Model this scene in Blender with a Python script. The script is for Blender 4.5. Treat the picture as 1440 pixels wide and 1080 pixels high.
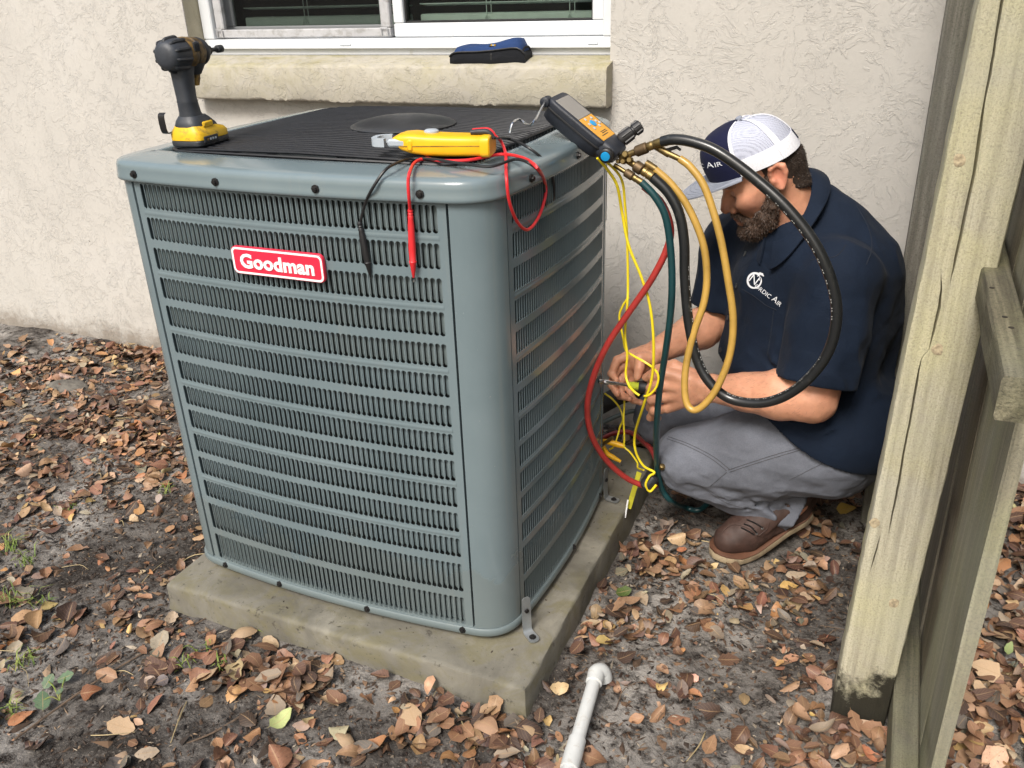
import bpy, bmesh, math, random
import numpy as np
from mathutils import Vector, Matrix, Euler

for o in list(bpy.data.objects): bpy.data.objects.remove(o)
SC = bpy.context.scene
COL = SC.collection
# ------------------------------------------------------------------ camera
CAM_LOC = np.array([0.908043, -1.460336, 1.206864])
CAM_ROT = (1.13057580, 0.0324491825, 0.407608953)
FPX = 1210.08
cd = bpy.data.cameras.new('camera'); cam = bpy.data.objects.new('camera', cd); COL.objects.link(cam)
cam.location = CAM_LOC; cam.rotation_euler = CAM_ROT
cd.sensor_width = 36.0; cd.lens = FPX / 1440 * 36.0; cd.clip_start = 0.02; cd.clip_end = 500
SC.camera = cam
# ------------------------------------------------------------------ daylight: bright overcast
SUN_AZ, SUN_EL = math.radians(-177), math.radians(50)     # direction the light comes from (x = sin az, y = cos az)
world = bpy.data.worlds.new('World'); SC.world = world; world.use_nodes = True
wn = world.node_tree.nodes; wl_ = world.node_tree.links
bgn = wn['Background']
sky = wn.new('ShaderNodeTexSky'); sky.sky_type = 'NISHITA'; sky.sun_disc = False
sky.sun_elevation = SUN_EL; sky.sun_rotation = SUN_AZ
sky.air_density = 1.6; sky.dust_density = 5.0; sky.ozone_density = 1.0
wl_.new(sky.outputs[0], bgn.inputs[0]); bgn.inputs[1].default_value = 0.072
sd = bpy.data.lights.new('sun', 'SUN'); sd.energy = 1.5; sd.angle = math.radians(20); sd.color = (1.0, 0.985, 0.955)
sun = bpy.data.objects.new('sun', sd); COL.objects.link(sun)
sdir = Vector((math.sin(SUN_AZ) * math.cos(SUN_EL), math.cos(SUN_AZ) * math.cos(SUN_EL), math.sin(SUN_EL)))
sun.rotation_euler = sdir.to_track_quat('Z', 'Y').to_euler(); sun.location = sdir * 20
SC.view_settings.view_transform = 'Standard'; SC.view_settings.look = 'None'
SC.view_settings.exposure = 1.28; SC.view_settings.gamma = 1.0; SC.view_settings.use_curve_mapping = False
SC.cycles.max_bounces = 6; SC.cycles.diffuse_bounces = 4; SC.cycles.glossy_bounces = 3; SC.cycles.transmission_bounces = 4
SC.cycles.transparent_max_bounces = 6

rng = np.random.default_rng(7)
random.seed(7)
_R = np.array(Euler(CAM_ROT).to_matrix())
def P(u, v, x=None, y=None, z=None):
    """world point on a photo pixel's sight line at a known plane"""
    d = _R @ np.array([(u - 720) / FPX, (540 - v) / FPX, -1.0])
    t = (x - CAM_LOC[0]) / d[0] if x is not None else (y - CAM_LOC[1]) / d[1] if y is not None else (z - CAM_LOC[2]) / d[2]
    return CAM_LOC + t * d

# ------------------------------------------------------------------ helpers: materials
def new_mat(name):
    m = bpy.data.materials.new(name); m.use_nodes = True
    nt = m.node_tree
    return m, nt, nt.nodes['Principled BSDF']
def N(nt, typ, **kw):
    n = nt.nodes.new(typ)
    for k, v in kw.items():
        if k in n.inputs.keys() if hasattr(n.inputs, 'keys') else False: n.inputs[k].default_value = v
        else: setattr(n, k, v)
    return n
def ramp(nt, src, stops):
    r = nt.nodes.new('ShaderNodeValToRGB'); e = r.color_ramp.elements
    while len(e) > 1: e.remove(e[-1])
    e[0].position = stops[0][0]; e[0].color = (*stops[0][1], 1) if len(stops[0][1]) == 3 else stops[0][1]
    for p, c in stops[1:]:
        q = e.new(p); q.color = (*c, 1) if len(c) == 3 else c
    nt.links.new(src, r.inputs[0]); return r.outputs[0]
def noise(nt, scale, detail=4, rough=0.55, dist=0.0, vec=None):
    n = nt.nodes.new('ShaderNodeTexNoise'); n.inputs['Scale'].default_value = scale; n.inputs['Detail'].default_value = detail
    n.inputs['Roughness'].default_value = rough; n.inputs['Distortion'].default_value = dist
    if vec is not None: nt.links.new(vec, n.inputs['Vector'])
    return n.outputs['Fac']
def coords(nt, scale=(1, 1, 1), rot=(0, 0, 0), kind='Object'):
    t = nt.nodes.new('ShaderNodeTexCoord'); mp = nt.nodes.new('ShaderNodeMapping')
    mp.inputs['Scale'].default_value = scale; mp.inputs['Rotation'].default_value = rot
    nt.links.new(t.outputs[kind], mp.inputs[0]); return mp.outputs[0]
def mix(nt, fac, a, b, mode='MIX'):
    m = nt.nodes.new('ShaderNodeMix'); m.data_type = 'RGBA'; m.blend_type = mode
    for s, v in ((0, fac), (6, a), (7, b)):
        if isinstance(v, (int, float)): m.inputs[s].default_value = v
        elif isinstance(v, tuple): m.inputs[s].default_value = (*v, 1)
        else: nt.links.new(v, m.inputs[s])
    return m.outputs[2]
def mth(nt, op, a, b=0.0, c=None, clamp=False):
    m = nt.nodes.new('ShaderNodeMath'); m.operation = op; m.use_clamp = clamp
    for i, v in enumerate((a, b) if c is None else (a, b, c)):
        if isinstance(v, (int, float)): m.inputs[i].default_value = v
        else: nt.links.new(v, m.inputs[i])
    return m.outputs[0]
def bump(nt, bs, h, strength=0.3, dist=0.01, prev=None):
    b = nt.nodes.new('ShaderNodeBump'); b.inputs['Strength'].default_value = strength; b.inputs['Distance'].default_value = dist
    nt.links.new(h, b.inputs['Height'])
    if prev is not None: nt.links.new(prev, b.inputs['Normal'])
    nt.links.new(b.outputs[0], bs.inputs['Normal']); return b.outputs[0]
def setc(nt, bs, c):
    if isinstance(c, tuple): bs.inputs['Base Color'].default_value = (*c, 1)
    else: nt.links.new(c, bs.inputs['Base Color'])
def simple(name, c, rough=0.5, metal=0.0, var=0.18, vscale=30, bmp=0.0, bscale=200, bdist=0.002, coat=0.0, dirt=None, spec=0.5):
    m, nt, bs = new_mat(name)
    v = coords(nt)
    n = noise(nt, vscale, 4, 0.6, 0, v)
    lo = tuple(x * (1 - var) for x in c); hi = tuple(min(1, x * (1 + var)) for x in c)
    col = ramp(nt, n, [(0.3, lo), (0.7, hi)])
    if dirt:
        d = noise(nt, dirt[1], 6, 0.7, 0.5, v)
        f = ramp(nt, d, [(dirt[2], (0, 0, 0)), (dirt[2] + 0.12, (1, 1, 1))])
        col = mix(nt, mth(nt, 'MULTIPLY', f, dirt[3]), col, dirt[0])
    setc(nt, bs, col)
    r2 = nt.nodes.new('ShaderNodeMapRange'); r2.inputs[3].default_value = max(0.02, rough - 0.08); r2.inputs[4].default_value = min(1, rough + 0.1)
    nt.links.new(noise(nt, vscale * 1.7, 5, 0.6, 0, v), r2.inputs[0]); nt.links.new(r2.outputs[0], bs.inputs['Roughness'])
    bs.inputs['Metallic'].default_value = metal; bs.inputs['Coat Weight'].default_value = coat
    bs.inputs['Specular IOR Level'].default_value = spec
    if bmp: bump(nt, bs, noise(nt, bscale, 3, 0.6, 0, v), bmp, bdist)
    return m

# ------------------------------------------------------------------ helpers: objects
def wloc(o):
    l = np.zeros(3)
    while o is not None: l += np.array(o.location); o = o.parent
    return l
def tag(o, label=None, cat=None, group=None, kind=None):
    if label: o['label'] = label
    if cat: o['category'] = cat
    if group: o['group'] = group
    if kind: o['kind'] = kind
    return o
def thing(name, label, cat, loc=(0, 0, 0), group=None):
    o = bpy.data.objects.new(name, None); COL.objects.link(o); o.location = loc
    o.empty_display_size = 0.05
    return tag(o, label, cat, group)
def mesh_ob(name, V, F, mat, parent=None, smooth=True, angle=38, recalc=False, kind=None, colors=None):
    V = np.asarray(V, float)
    if parent is not None: V = V - wloc(parent)
    me = bpy.data.meshes.new(name); me.from_pydata(V.tolist(), [], [list(map(int, f)) for f in F] if not isinstance(F, np.ndarray) else F.tolist())
    if recalc:
        bm = bmesh.new(); bm.from_mesh(me); bmesh.ops.recalc_face_normals(bm, faces=bm.faces); bm.to_mesh(me); bm.free()
    if mat is not None:
        for m in (mat if isinstance(mat, (list, tuple)) else [mat]): me.materials.append(m)
    if smooth:
        me.shade_smooth()
        if angle: me.set_sharp_from_angle(angle=math.radians(angle))
    if colors is not None:
        ca = me.color_attributes.new('Col', 'FLOAT_COLOR', 'POINT')
        c4 = np.ones((len(V), 4), np.float32); c4[:, :3] = colors; ca.data.foreach_set('color', c4.ravel())
    o = bpy.data.objects.new(name, me); COL.objects.link(o)
    if parent is not None: o.parent = parent
    if kind: o['kind'] = kind
    return o
def catmull(pts, n=8):
    p = np.asarray(pts, float); p = np.vstack([2 * p[0] - p[1], p, 2 * p[-1] - p[-2]]); out = []
    for i in range(1, len(p) - 2):
        for t in np.linspace(0, 1, n, endpoint=False):
            out.append(0.5 * (2 * p[i] + (p[i + 1] - p[i - 1]) * t + (2 * p[i - 1] - 5 * p[i] + 4 * p[i + 1] - p[i + 2]) * t * t + (3 * p[i] - p[i - 1] - 3 * p[i + 1] + p[i + 2]) * t ** 3))
    out.append(p[-2]); return np.array(out)
class MB:
    def __init__(s): s.V = []; s.F = []; s.n = 0
    def add(s, V, F):
        V = np.asarray(V, float); s.V.append(V); s.F += [[i + s.n for i in f] for f in F]; s.n += len(V); return s
    def build(s, name, mat, parent=None, smooth=True, angle=38, kind=None, recalc=True):
        return mesh_ob(name, np.vstack(s.V), s.F, mat, parent, smooth, angle, recalc, kind)
    def rings(s, R, closed=True, cap=True):
        """skin a list of equal-length closed rings"""
        k = len(R[0]); V = np.vstack(R); F = []
        for i in range(len(R) - 1):
            for j in range(k if closed else k - 1):
                a = i * k + j; b = i * k + (j + 1) % k; F.append([a, b, b + k, a + k])
        if cap: F.append(list(range(k))[::-1]); F.append([(len(R) - 1) * k + j for j in range(k)])
        return s.add(V, F)
    def tube(s, pts, r, sides=10, n=8, smooth=True, cap=True):
        p = catmull(pts, n) if smooth else np.asarray(pts, float)
        rr = np.full(len(p), r) if np.isscalar(r) else np.interp(np.linspace(0, 1, len(p)), np.linspace(0, 1, len(r)), r)
        t = np.gradient(p, axis=0); t /= np.linalg.norm(t, axis=1)[:, None] + 1e-12
        up = np.array([0, 0, 1.0]) if abs(t[0][2]) < 0.9 else np.array([1.0, 0, 0])
        x = np.cross(up, t[0]); x /= np.linalg.norm(x); R = []
        for i in range(len(p)):
            x = x - t[i] * (x @ t[i]); x /= np.linalg.norm(x); y = np.cross(t[i], x)
            a = np.linspace(0, 2 * np.pi, sides, endpoint=False)
            R.append(p[i] + rr[i] * (np.cos(a)[:, None] * x + np.sin(a)[:, None] * y))
        return s.rings(R, cap=cap)
    def cyl(s, a, b, r, r2=None, sides=16): return s.tube([a, b], [r, r if r2 is None else r2], sides, smooth=False)
    def lathe(s, a, axis, prof, sides=20, cap=True):
        """prof: list of (distance along axis, radius)"""
        a = np.asarray(a, float); t = np.asarray(axis, float); t /= np.linalg.norm(t)
        x = np.cross(t, [0, 0, 1.0] if abs(t[2]) < 0.9 else [1.0, 0, 0]); x /= np.linalg.norm(x); y = np.cross(t, x)
        an = np.linspace(0, 2 * np.pi, sides, endpoint=False)
        return s.rings([a + t * d + max(r, 1e-5) * (np.cos(an)[:, None] * x + np.sin(an)[:, None] * y) for d, r in prof], cap=cap)
    def loft(s, M, secs, n=20, cap=True):
        """M: 4x4 or (origin, X, Y, Z); secs: (z, cx, cy, hx, hy, exponent) superellipse sections across local Z"""
        o, X, Y, Z = [np.asarray(q, float) for q in M]; R = []
        a = np.linspace(0, 2 * np.pi, n, endpoint=False) + np.pi / n
        for z, cx, cy, hx, hy, e in secs:
            c, sn = np.cos(a), np.sin(a); k = 2.0 / e
            px = cx + hx * np.sign(c) * np.abs(c) ** k; py = cy + hy * np.sign(sn) * np.abs(sn) ** k
            R.append(o + px[:, None] * X + py[:, None] * Y + z * Z)
        return s.rings(R, cap=cap)
    def box(s, M, size, b=0.002):
        o, X, Y, Z = M; hx, hy, hz = np.asarray(size) / 2.0; b = min(b, hx * .9, hy * .9, hz * .9)
        def rect(ax, ay, z, cb):
            pts = [(ax - cb, -ay), (ax, -ay + cb), (ax, ay - cb), (ax - cb, ay), (-ax + cb, ay), (-ax, ay - cb), (-ax, -ay + cb), (-ax + cb, -ay)]
            return np.array([np.asarray(o) + p[0] * np.asarray(X) + p[1] * np.asarray(Y) + z * np.asarray(Z) for p in pts])
        return s.rings([rect(hx - b, hy - b, -hz, b * .5), rect(hx, hy, -hz + b, b), rect(hx, hy, hz - b, b), rect(hx - b, hy - b, hz, b * .5)])
W3 = (np.array([1.0, 0, 0]), np.array([0, 1.0, 0]), np.array([0, 0, 1.0]))
def fr(o, X=W3[0], Y=W3[1], Z=W3[2]): return (np.asarray(o, float), np.asarray(X, float), np.asarray(Y, float), np.asarray(Z, float))
def frame_z(z, xh):
    z = np.asarray(z, float); z = z / np.linalg.norm(z); x = np.asarray(xh, float); x = x - z * (x @ z); x /= np.linalg.norm(x)
    return x, np.cross(z, x), z
def text_mesh(txt, size, extrude=0.0005, bold=0.0, spacing=1.0):
    cu = bpy.data.curves.new('lettering', 'FONT'); cu.body = txt; cu.size = size; cu.extrude = extrude; cu.offset = bold; cu.space_character = spacing
    cu.align_x = 'CENTER'; cu.align_y = 'CENTER'; cu.resolution_u = 3
    t = bpy.data.objects.new('lettering', cu); COL.objects.link(t)
    bpy.context.view_layer.update()
    me = bpy.data.meshes.new_from_object(t.evaluated_get(bpy.context.evaluated_depsgraph_get()))
    V = np.array([v.co[:] for v in me.vertices]); F = [list(p.vertices) for p in me.polygons]
    bpy.data.objects.remove(t); bpy.data.curves.remove(cu); bpy.data.meshes.remove(me)
    return V, F
# ------------------------------------------------------------------ helpers: noise + signed distance fields
def vnoise(p, scale, seed=0):
    q = np.asarray(p, np.float64) * scale + seed * 17.31
    i = np.floor(q).astype(np.int64); f = q - i; f = f * f * (3 - 2 * f); out = 0
    D = q.shape[1]
    for c in range(2 ** D):
        w = 1.0; h = np.full(len(q), seed * 374761393, np.int64)
        for d in range(D):
            bit = (c >> d) & 1
            w = w * (f[:, d] if bit else 1 - f[:, d]); h = h + (i[:, d] + bit) * (668265263, 2147483647, 1274126177)[d]
        h = (h ^ (h >> 13)) * 1274126177 & 0x7fffffff; h = (h ^ (h >> 16)) & 0xffff
        out = out + w * (h / 65535.0)
    return out * 2 - 1
def fbm(p, scale, octv=4, seed=0):
    return sum(vnoise(p, scale * 2 ** k, seed + k) * 0.5 ** k for k in range(octv))
class Field:
    def __init__(s, lo, hi, h):
        s.lo = np.array(lo, float); s.h = h; s.n = np.ceil((np.array(hi) - s.lo) / h).astype(int) + 1
        s.f = np.full(s.n, 0.2, np.float32)
        s.ax = [(s.lo[d] + h * np.arange(s.n[d])).astype(np.float32) for d in range(3)]
    def _sub(s, lo, hi):
        a = np.clip(np.floor((np.array(lo) - s.lo) / s.h).astype(int), 0, s.n); b = np.clip(np.ceil((np.array(hi) - s.lo) / s.h).astype(int) + 1, 0, s.n)
        sl = tuple(slice(a[d], b[d]) for d in range(3))
        return sl, s.ax[0][sl[0]][:, None, None], s.ax[1][sl[1]][None, :, None], s.ax[2][sl[2]][None, None, :]
    def _put(s, sl, d, k, mode):
        f = s.f[sl]
        if f.size == 0: return
        if mode == 'sub': d = -d
        if mode == 'add':
            h = np.clip(.5 + .5 * (f - d) / k, 0, 1); s.f[sl] = f * (1 - h) + d * h - k * h * (1 - h)
        else:
            h = np.clip(.5 - .5 * (f - d) / k, 0, 1); s.f[sl] = f * (1 - h) + d * h + k * h * (1 - h)
    def cone(s, a, b, r1, r2, k=0.012, mode='add'):
        a = np.array(a, float); b = np.array(b, float); m = max(r1, r2) + k + 3 * s.h
        sl, X, Y, Z = s._sub(np.minimum(a, b) - m, np.maximum(a, b) + m)
        ba = b - a; L2 = max(ba @ ba, 1e-9)
        x, y, z = X - a[0], Y - a[1], Z - a[2]
        t = np.clip((x * ba[0] + y * ba[1] + z * ba[2]) / L2, 0, 1)
        d = np.sqrt((x - t * ba[0]) ** 2 + (y - t * ba[1]) ** 2 + (z - t * ba[2]) ** 2) - (r1 + (r2 - r1) * t)
        s._put(sl, d, k, mode); return s
    def ball(s, c, r, k=0.012, mode='add'): return s.cone(c, np.array(c) + 1e-5, r, r, k, mode)
    def ell(s, c, r, R=np.eye(3), k=0.015, mode='add'):
        c = np.array(c, float); r = np.array(r, float); R = np.array(R, float); m = np.abs(R.T) @ r + k + 3 * s.h
        sl, X, Y, Z = s._sub(c - m, c + m); x, y, z = X - c[0], Y - c[1], Z - c[2]
        q = [x * R[i][0] + y * R[i][1] + z * R[i][2] for i in range(3)]
        k0 = np.sqrt(sum((q[i] / r[i]) ** 2 for i in range(3))); k1 = np.sqrt(sum((q[i] / r[i] ** 2) ** 2 for i in range(3))) + 1e-6
        s._put(sl, k0 * (k0 - 1) / k1, k, mode); return s
    def path(s, pts, rs, k=0.012, mode='add'):
        for i in range(len(pts) - 1): s.cone(pts[i], pts[i + 1], rs[i], rs[i + 1], k, mode)
        return s
    def half(s, p, n, k=0.004):
        """keep the side where (x-p).n < 0"""
        n = np.array(n, float); n /= np.linalg.norm(n)
        d = (s.ax[0][:, None, None] - p[0]) * n[0] + (s.ax[1][None, :, None] - p[1]) * n[1] + (s.ax[2][None, None, :] - p[2]) * n[2]
        s.f = np.maximum(s.f, d.astype(np.float32)); return s
    def disp(s, fn, band=0.02):
        idx = np.argwhere(np.abs(s.f) < band); p = s.lo + idx * s.h
        s.f[tuple(idx.T)] += fn(p).astype(np.float32); return s
    def mesh(s):
        f = s.f; n = np.array(f.shape); ins = f < 0
        A = np.zeros(n - 1, np.uint8)
        for c in range(8):
            o = ((c >> 0) & 1, (c >> 1) & 1, (c >> 2) & 1); A += ins[o[0]:n[0] - 1 + o[0], o[1]:n[1] - 1 + o[1], o[2]:n[2] - 1 + o[2]]
        cells = np.argwhere((A > 0) & (A < 8)); idm = np.full(n - 1, -1, np.int64); idm[tuple(cells.T)] = np.arange(len(cells))
        cor = np.array([((c >> 0) & 1, (c >> 1) & 1, (c >> 2) & 1) for c in range(8)])
        val = np.stack([f[tuple((cells + o).T)] for o in cor], 1).astype(np.float64)
        acc = np.zeros((len(cells), 3)); cnt = np.zeros(len(cells))
        for a in range(8):
            for d in range(3):
                b = a | (1 << d)
                if b == a: continue
                va, vb = val[:, a], val[:, b]; m = (va < 0) != (vb < 0)
                t = np.where(m, va / np.where(m, va - vb, 1), 0)
                acc += np.where(m[:, None], cor[a] + t[:, None] * (cor[b] - cor[a]), 0); cnt += m
        V = s.lo + (cells + acc / cnt[:, None]) * s.h; F = []
        for d in range(3):
            sl0 = [slice(None)] * 3; sl1 = [slice(None)] * 3; sl0[d] = slice(0, -1); sl1[d] = slice(1, None)
            e = np.argwhere(ins[tuple(sl0)] != ins[tuple(sl1)]); u, v = [(1, 2), (2, 0), (0, 1)][d]
            ok = (e[:, u] > 0) & (e[:, v] > 0) & (e[:, u] < n[u] - 1) & (e[:, v] < n[v] - 1); e = e[ok]
            eu = np.zeros(3, int); eu[u] = 1; ev = np.zeros(3, int); ev[v] = 1
            q = np.stack([idm[tuple((e - eu - ev).T)], idm[tuple((e - ev).T)], idm[tuple(e.T)], idm[tuple((e - eu).T)]], 1)
            flip = ~ins[tuple(e.T)]; q[flip] = q[flip][:, ::-1]; F.append(q)
        return V, np.vstack(F)
# ================================================================== materials of the setting
def make_stucco(name, base, stain=None):
    m, nt, bs = new_mat(name); v = coords(nt)
    big = noise(nt, 2.2, 5, 0.6, 0.4, v)
    col = ramp(nt, big, [(0.3, tuple(c * 0.90 for c in base)), (0.55, base), (0.75, (base[0] * 1.05, base[1] * 1.06, base[2] * 1.08))])
    fine = noise(nt, 90, 4, 0.7, 0, v)
    col = mix(nt, ramp(nt, fine, [(0.3, (0.25,) * 3), (0.6, (0, 0, 0))]), col, tuple(c * 0.75 for c in base))
    if stain:
        s1 = noise(nt, 9, 7, 0.75, 0.6, v); s2 = noise(nt, 3.2, 3, 0.6, 0.3, v)
        f = mth(nt, 'MULTIPLY', ramp(nt, s1, [(0.36, (0, 0, 0)), (0.58, (1, 1, 1))]), ramp(nt, s2, [(0.3, (0.2,) * 3), (0.62, (1, 1, 1))]))
        tc = nt.nodes.new('ShaderNodeTexCoord'); nz = nt.nodes.new('ShaderNodeSeparateXYZ'); nt.links.new(tc.outputs['Normal'], nz.inputs[0])
        top = mth(nt, 'MULTIPLY_ADD', nz.outputs[2], 0.55, 0.42, True)      # grime settles on ledges
        sx = nt.nodes.new('ShaderNodeSeparateXYZ'); nt.links.new(tc.outputs['Object'], sx.inputs[0])
        side = ramp(nt, sx.outputs[0], [(0.0, (0.5,) * 3), (0.08, (1, 1, 1)), (0.75, (1, 1, 1)), (0.95, (0.45,) * 3)]) if False else None
        col = mix(nt, mth(nt, 'MULTIPLY', f, top), col, stain)
        g = noise(nt, 26, 6, 0.75, 0.3, v)
        col = mix(nt, mth(nt, 'MULTIPLY', ramp(nt, g, [(0.56, (0, 0, 0)), (0.72, (1, 1, 1))]), mth(nt, 'MULTIPLY', top, 0.65)), col, (0.16, 0.15, 0.07))
    pits = noise(nt, 42, 2, 0.5, 0, v)
    col = mix(nt, ramp(nt, pits, [(0.205, (0.8,) * 3), (0.235, (0, 0, 0))]), col, (0.13, 0.11, 0.10))
    tg = nt.nodes.new('ShaderNodeTexCoord'); sg = nt.nodes.new('ShaderNodeSeparateXYZ'); nt.links.new(tg.outputs['Object'], sg.inputs[0])
    spl = mth(nt, 'ADD', mth(nt, 'MULTIPLY', sg.outputs[2], -5.5), mth(nt, 'MULTIPLY', noise(nt, 16, 7, 0.75, 0.3, v), 1.25))      # rain splash off the soil
    col = mix(nt, ramp(nt, spl, [(0.20, (0, 0, 0)), (0.62, (0.75,) * 3)]), col, (0.20, 0.165, 0.13))
    setc(nt, bs, col); bs.inputs['Roughness'].default_value = 0.92; bs.inputs['Specular IOR Level'].default_value = 0.2
    # knock-down trowel texture: flat-topped islands with crisp curling edges
    w = nt.nodes.new('ShaderNodeTexNoise'); w.inputs['Scale'].default_value = 9; w.inputs['Detail'].default_value = 2; nt.links.new(v, w.inputs['Vector'])
    vadd = nt.nodes.new('ShaderNodeMix'); vadd.data_type = 'VECTOR'; vadd.inputs[0].default_value = 0.055
    nt.links.new(v, vadd.inputs[4]); nt.links.new(w.outputs['Color'], vadd.inputs[5])
    a = noise(nt, 13, 6, 0.68, 0.7, vadd.outputs[1]); b = noise(nt, 21, 6, 0.70, 0.5, vadd.outputs[1])
    ha = ramp(nt, a, [(0.495, (0, 0, 0)), (0.515, (0.85,) * 3), (0.525, (1.0,) * 3), (0.56, (0.7,) * 3), (0.75, (0.6,) * 3)])
    hb = ramp(nt, b, [(0.53, (0, 0, 0)), (0.548, (0.9,) * 3), (0.558, (1,) * 3), (0.60, (0.62,) * 3), (0.8, (0.5,) * 3)])
    reg = ramp(nt, noise(nt, 2.4, 3, 0.6, 0.5, v), [(0.40, (0.22,) * 3), (0.60, (1, 1, 1))])
    h = mth(nt, 'MULTIPLY_ADD', hb, reg, mth(nt, 'MULTIPLY', ha, 0.6))
    n1 = bump(nt, bs, h, 0.52, 0.0032)
    bump(nt, bs, noise(nt, 260, 4, 0.7, 0, v), 0.35, 0.0012, n1)
    return m
M_WALL = make_stucco('stucco', (0.505, 0.482, 0.446))
M_SILL = make_stucco('stained stucco', (0.43, 0.40, 0.345), (0.31, 0.28, 0.15))
M_REVEAL = make_stucco('weathered stucco', (0.44, 0.40, 0.31), (0.30, 0.27, 0.15))
M_VINYL = simple('white vinyl', (0.62, 0.64, 0.66), 0.32, var=0.03, dirt=((0.45, 0.43, 0.36), 24, 0.6, 0.5))
M_DARKVINYL = simple('grey screen frame', (0.42, 0.42, 0.43), 0.4, var=0.1, dirt=((0.2, 0.19, 0.17), 40, 0.5, 0.5))
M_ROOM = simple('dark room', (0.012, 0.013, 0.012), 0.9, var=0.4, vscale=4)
M_BLIND = simple('blind slat', (0.80, 0.86, 0.83), 0.5, var=0.05)
M_BLACKGAP = simple('black gasket', (0.012, 0.012, 0.012), 0.7)

def make_soil():
    m, nt, bs = new_mat('sandy soil'); v = coords(nt)
    a = noise(nt, 2.6, 6, 0.62, 0.6, v); b = noise(nt, 38, 6, 0.72, 0.3, v); c = noise(nt, 160, 4, 0.7, 0, v)
    base = ramp(nt, a, [(0.35, (0.045, 0.039, 0.034)), (0.46, (0.14, 0.127, 0.115)), (0.60, (0.32, 0.298, 0.272))])
    col = mix(nt, ramp(nt, b, [(0.36, (1, 1, 1)), (0.54, (0, 0, 0))]), base, (0.016, 0.012, 0.010))
    col = mix(nt, ramp(nt, c, [(0.56, (0, 0, 0)), (0.70, (0.6,) * 3)]), col, (0.30, 0.265, 0.23))
    col = mix(nt, ramp(nt, noise(nt, 70, 5, 0.7, 0.8, v), [(0.60, (0, 0, 0)), (0.68, (0.5,) * 3)]), col, (0.10, 0.055, 0.03))
    setc(nt, bs, col); bs.inputs['Roughness'].default_value = 0.95; bs.inputs['Specular IOR Level'].default_value = 0.15
    n1 = bump(nt, bs, noise(nt, 30, 7, 0.7, 0.4, v), 0.9, 0.018)
    bump(nt, bs, c, 0.6, 0.004, n1); return m
M_SOIL = make_soil()

def gz(x, y):
    p = np.stack([np.ravel(x), np.ravel(y)], 1).astype(float)
    z = 0.012 * fbm(p, 3.2, 3, 11) + 0.006 * fbm(p, 15, 3, 5)
    near = np.clip(1 - (np.abs(p[:, 0]) + np.abs(p[:, 1])) / 60, 0, 1)
    return (z * near - 0.002).reshape(np.shape(x))
def axis_(lo, hi, step, far):
    mid = np.arange(lo, hi + 1e-6, step); a = lo - np.geomspace(0.05, far, 26)[::-1]; b = hi + np.geomspace(0.05, far, 26)
    return np.concatenate([a, mid, b])
gx, gy = axis_(-2.1, 2.6, 0.014, 120), axis_(-1.15, 0.78, 0.014, 120)
GX, GY = np.meshgrid(gx, gy, indexing='ij'); GZ = gz(GX, GY)
nx, ny = GX.shape; ii, jj = np.meshgrid(np.arange(nx - 1), np.arange(ny - 1), indexing='ij'); q = (ii * ny + jj).ravel()
GROUND = mesh_ob('ground', np.stack([GX, GY, GZ], -1).reshape(-1, 3), np.stack([q, q + ny, q + ny + 1, q + 1], 1), M_SOIL, angle=None, kind='structure')

# ================================================================== house wall with the window opening
WY = 0.733; OX0, OX1, OZ0, OZ1 = -1.117, 0.221, 0.93, 2.2; FY = 0.797
mb = MB()
def quad(a, b, c, d): mb.add([a, b, c, d], [[0, 1, 2, 3]])
def wrect(x0, x1, z0, z1): quad((x0, WY, z0), (x1, WY, z0), (x1, WY, z1), (x0, WY, z1))
wrect(-9, OX0, -0.3, 2.6); wrect(OX1, 9, -0.3, 2.6); wrect(OX0, OX1, -0.3, OZ0); wrect(OX0, OX1, OZ1, 2.6)
quad((OX1, WY, OZ0), (OX1, 0.95, OZ0), (OX1, 0.95, OZ1), (OX1, WY, OZ1))
quad((OX0, WY, OZ0), (OX1, WY, OZ0), (OX1, 0.95, OZ0), (OX0, 0.95, OZ0))
quad((OX0, WY, OZ1), (OX1, WY, OZ1), (OX1, 0.95, OZ1), (OX0, 0.95, OZ1))
WALL = mb.build('house_wall', M_WALL, smooth=False, recalc=False)
tag(WALL, 'cream textured stucco house wall behind the air conditioner', 'wall')
mb = MB(); quad((OX0, 0.95, OZ0), (OX0, WY + .003, OZ0), (OX0, WY + .003, OZ1), (OX0, 0.95, OZ1))
mb.build('window_reveal', M_REVEAL, WALL, smooth=False, recalc=False)

# projecting stucco sill with a ragged lower lip
def sill():
    xs = np.arange(-1.100, 0.2281, 0.004); R = []
    for i, x in enumerate(xs):
        e = 0.0022 * vnoise(np.array([[x, 0.]]), 14, 3)[0] + 0.0028 * vnoise(np.array([[x, 0.]]), 105, 5)[0]
        f = 0.002 * vnoise(np.array([[x, 0.]]), 14, 8)[0]; t = 0.003 * vnoise(np.array([[x, 0.]]), 30, 9)[0]
        edge = min(1.0, min(x + 1.112, 0.240 - x) / 0.014); s = 0.011 * (1 - math.sqrt(max(edge, 0)))
        R.append(np.array([(x, FY - .006, 1.022), (x, 0.74, 1.015 + t), (x, 0.692, 1.005 + t - s), (x, 0.6835 + f + s, 1.002 + t - s), (x, 0.6800 + f + s, 0.996 - s), (x, 0.680 + f + s, 0.95),
                           (x, 0.680 + f + s, 0.913 + e), (x, 0.683 + s, 0.907 + e), (x, 0.692, 0.905 + e * .6), (x, 0.729, 0.908)]))
    m = MB(); m.rings(R, closed=False, cap=False)
    m.add(R[0], [list(range(10))]); m.add(R[-1], [list(range(10))[::-1]])
    o = m.build('window_sill', M_SILL, angle=60)
    return tag(o, 'thick yellow stained stucco window sill jutting from the wall', 'window sill')
sill()

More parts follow.
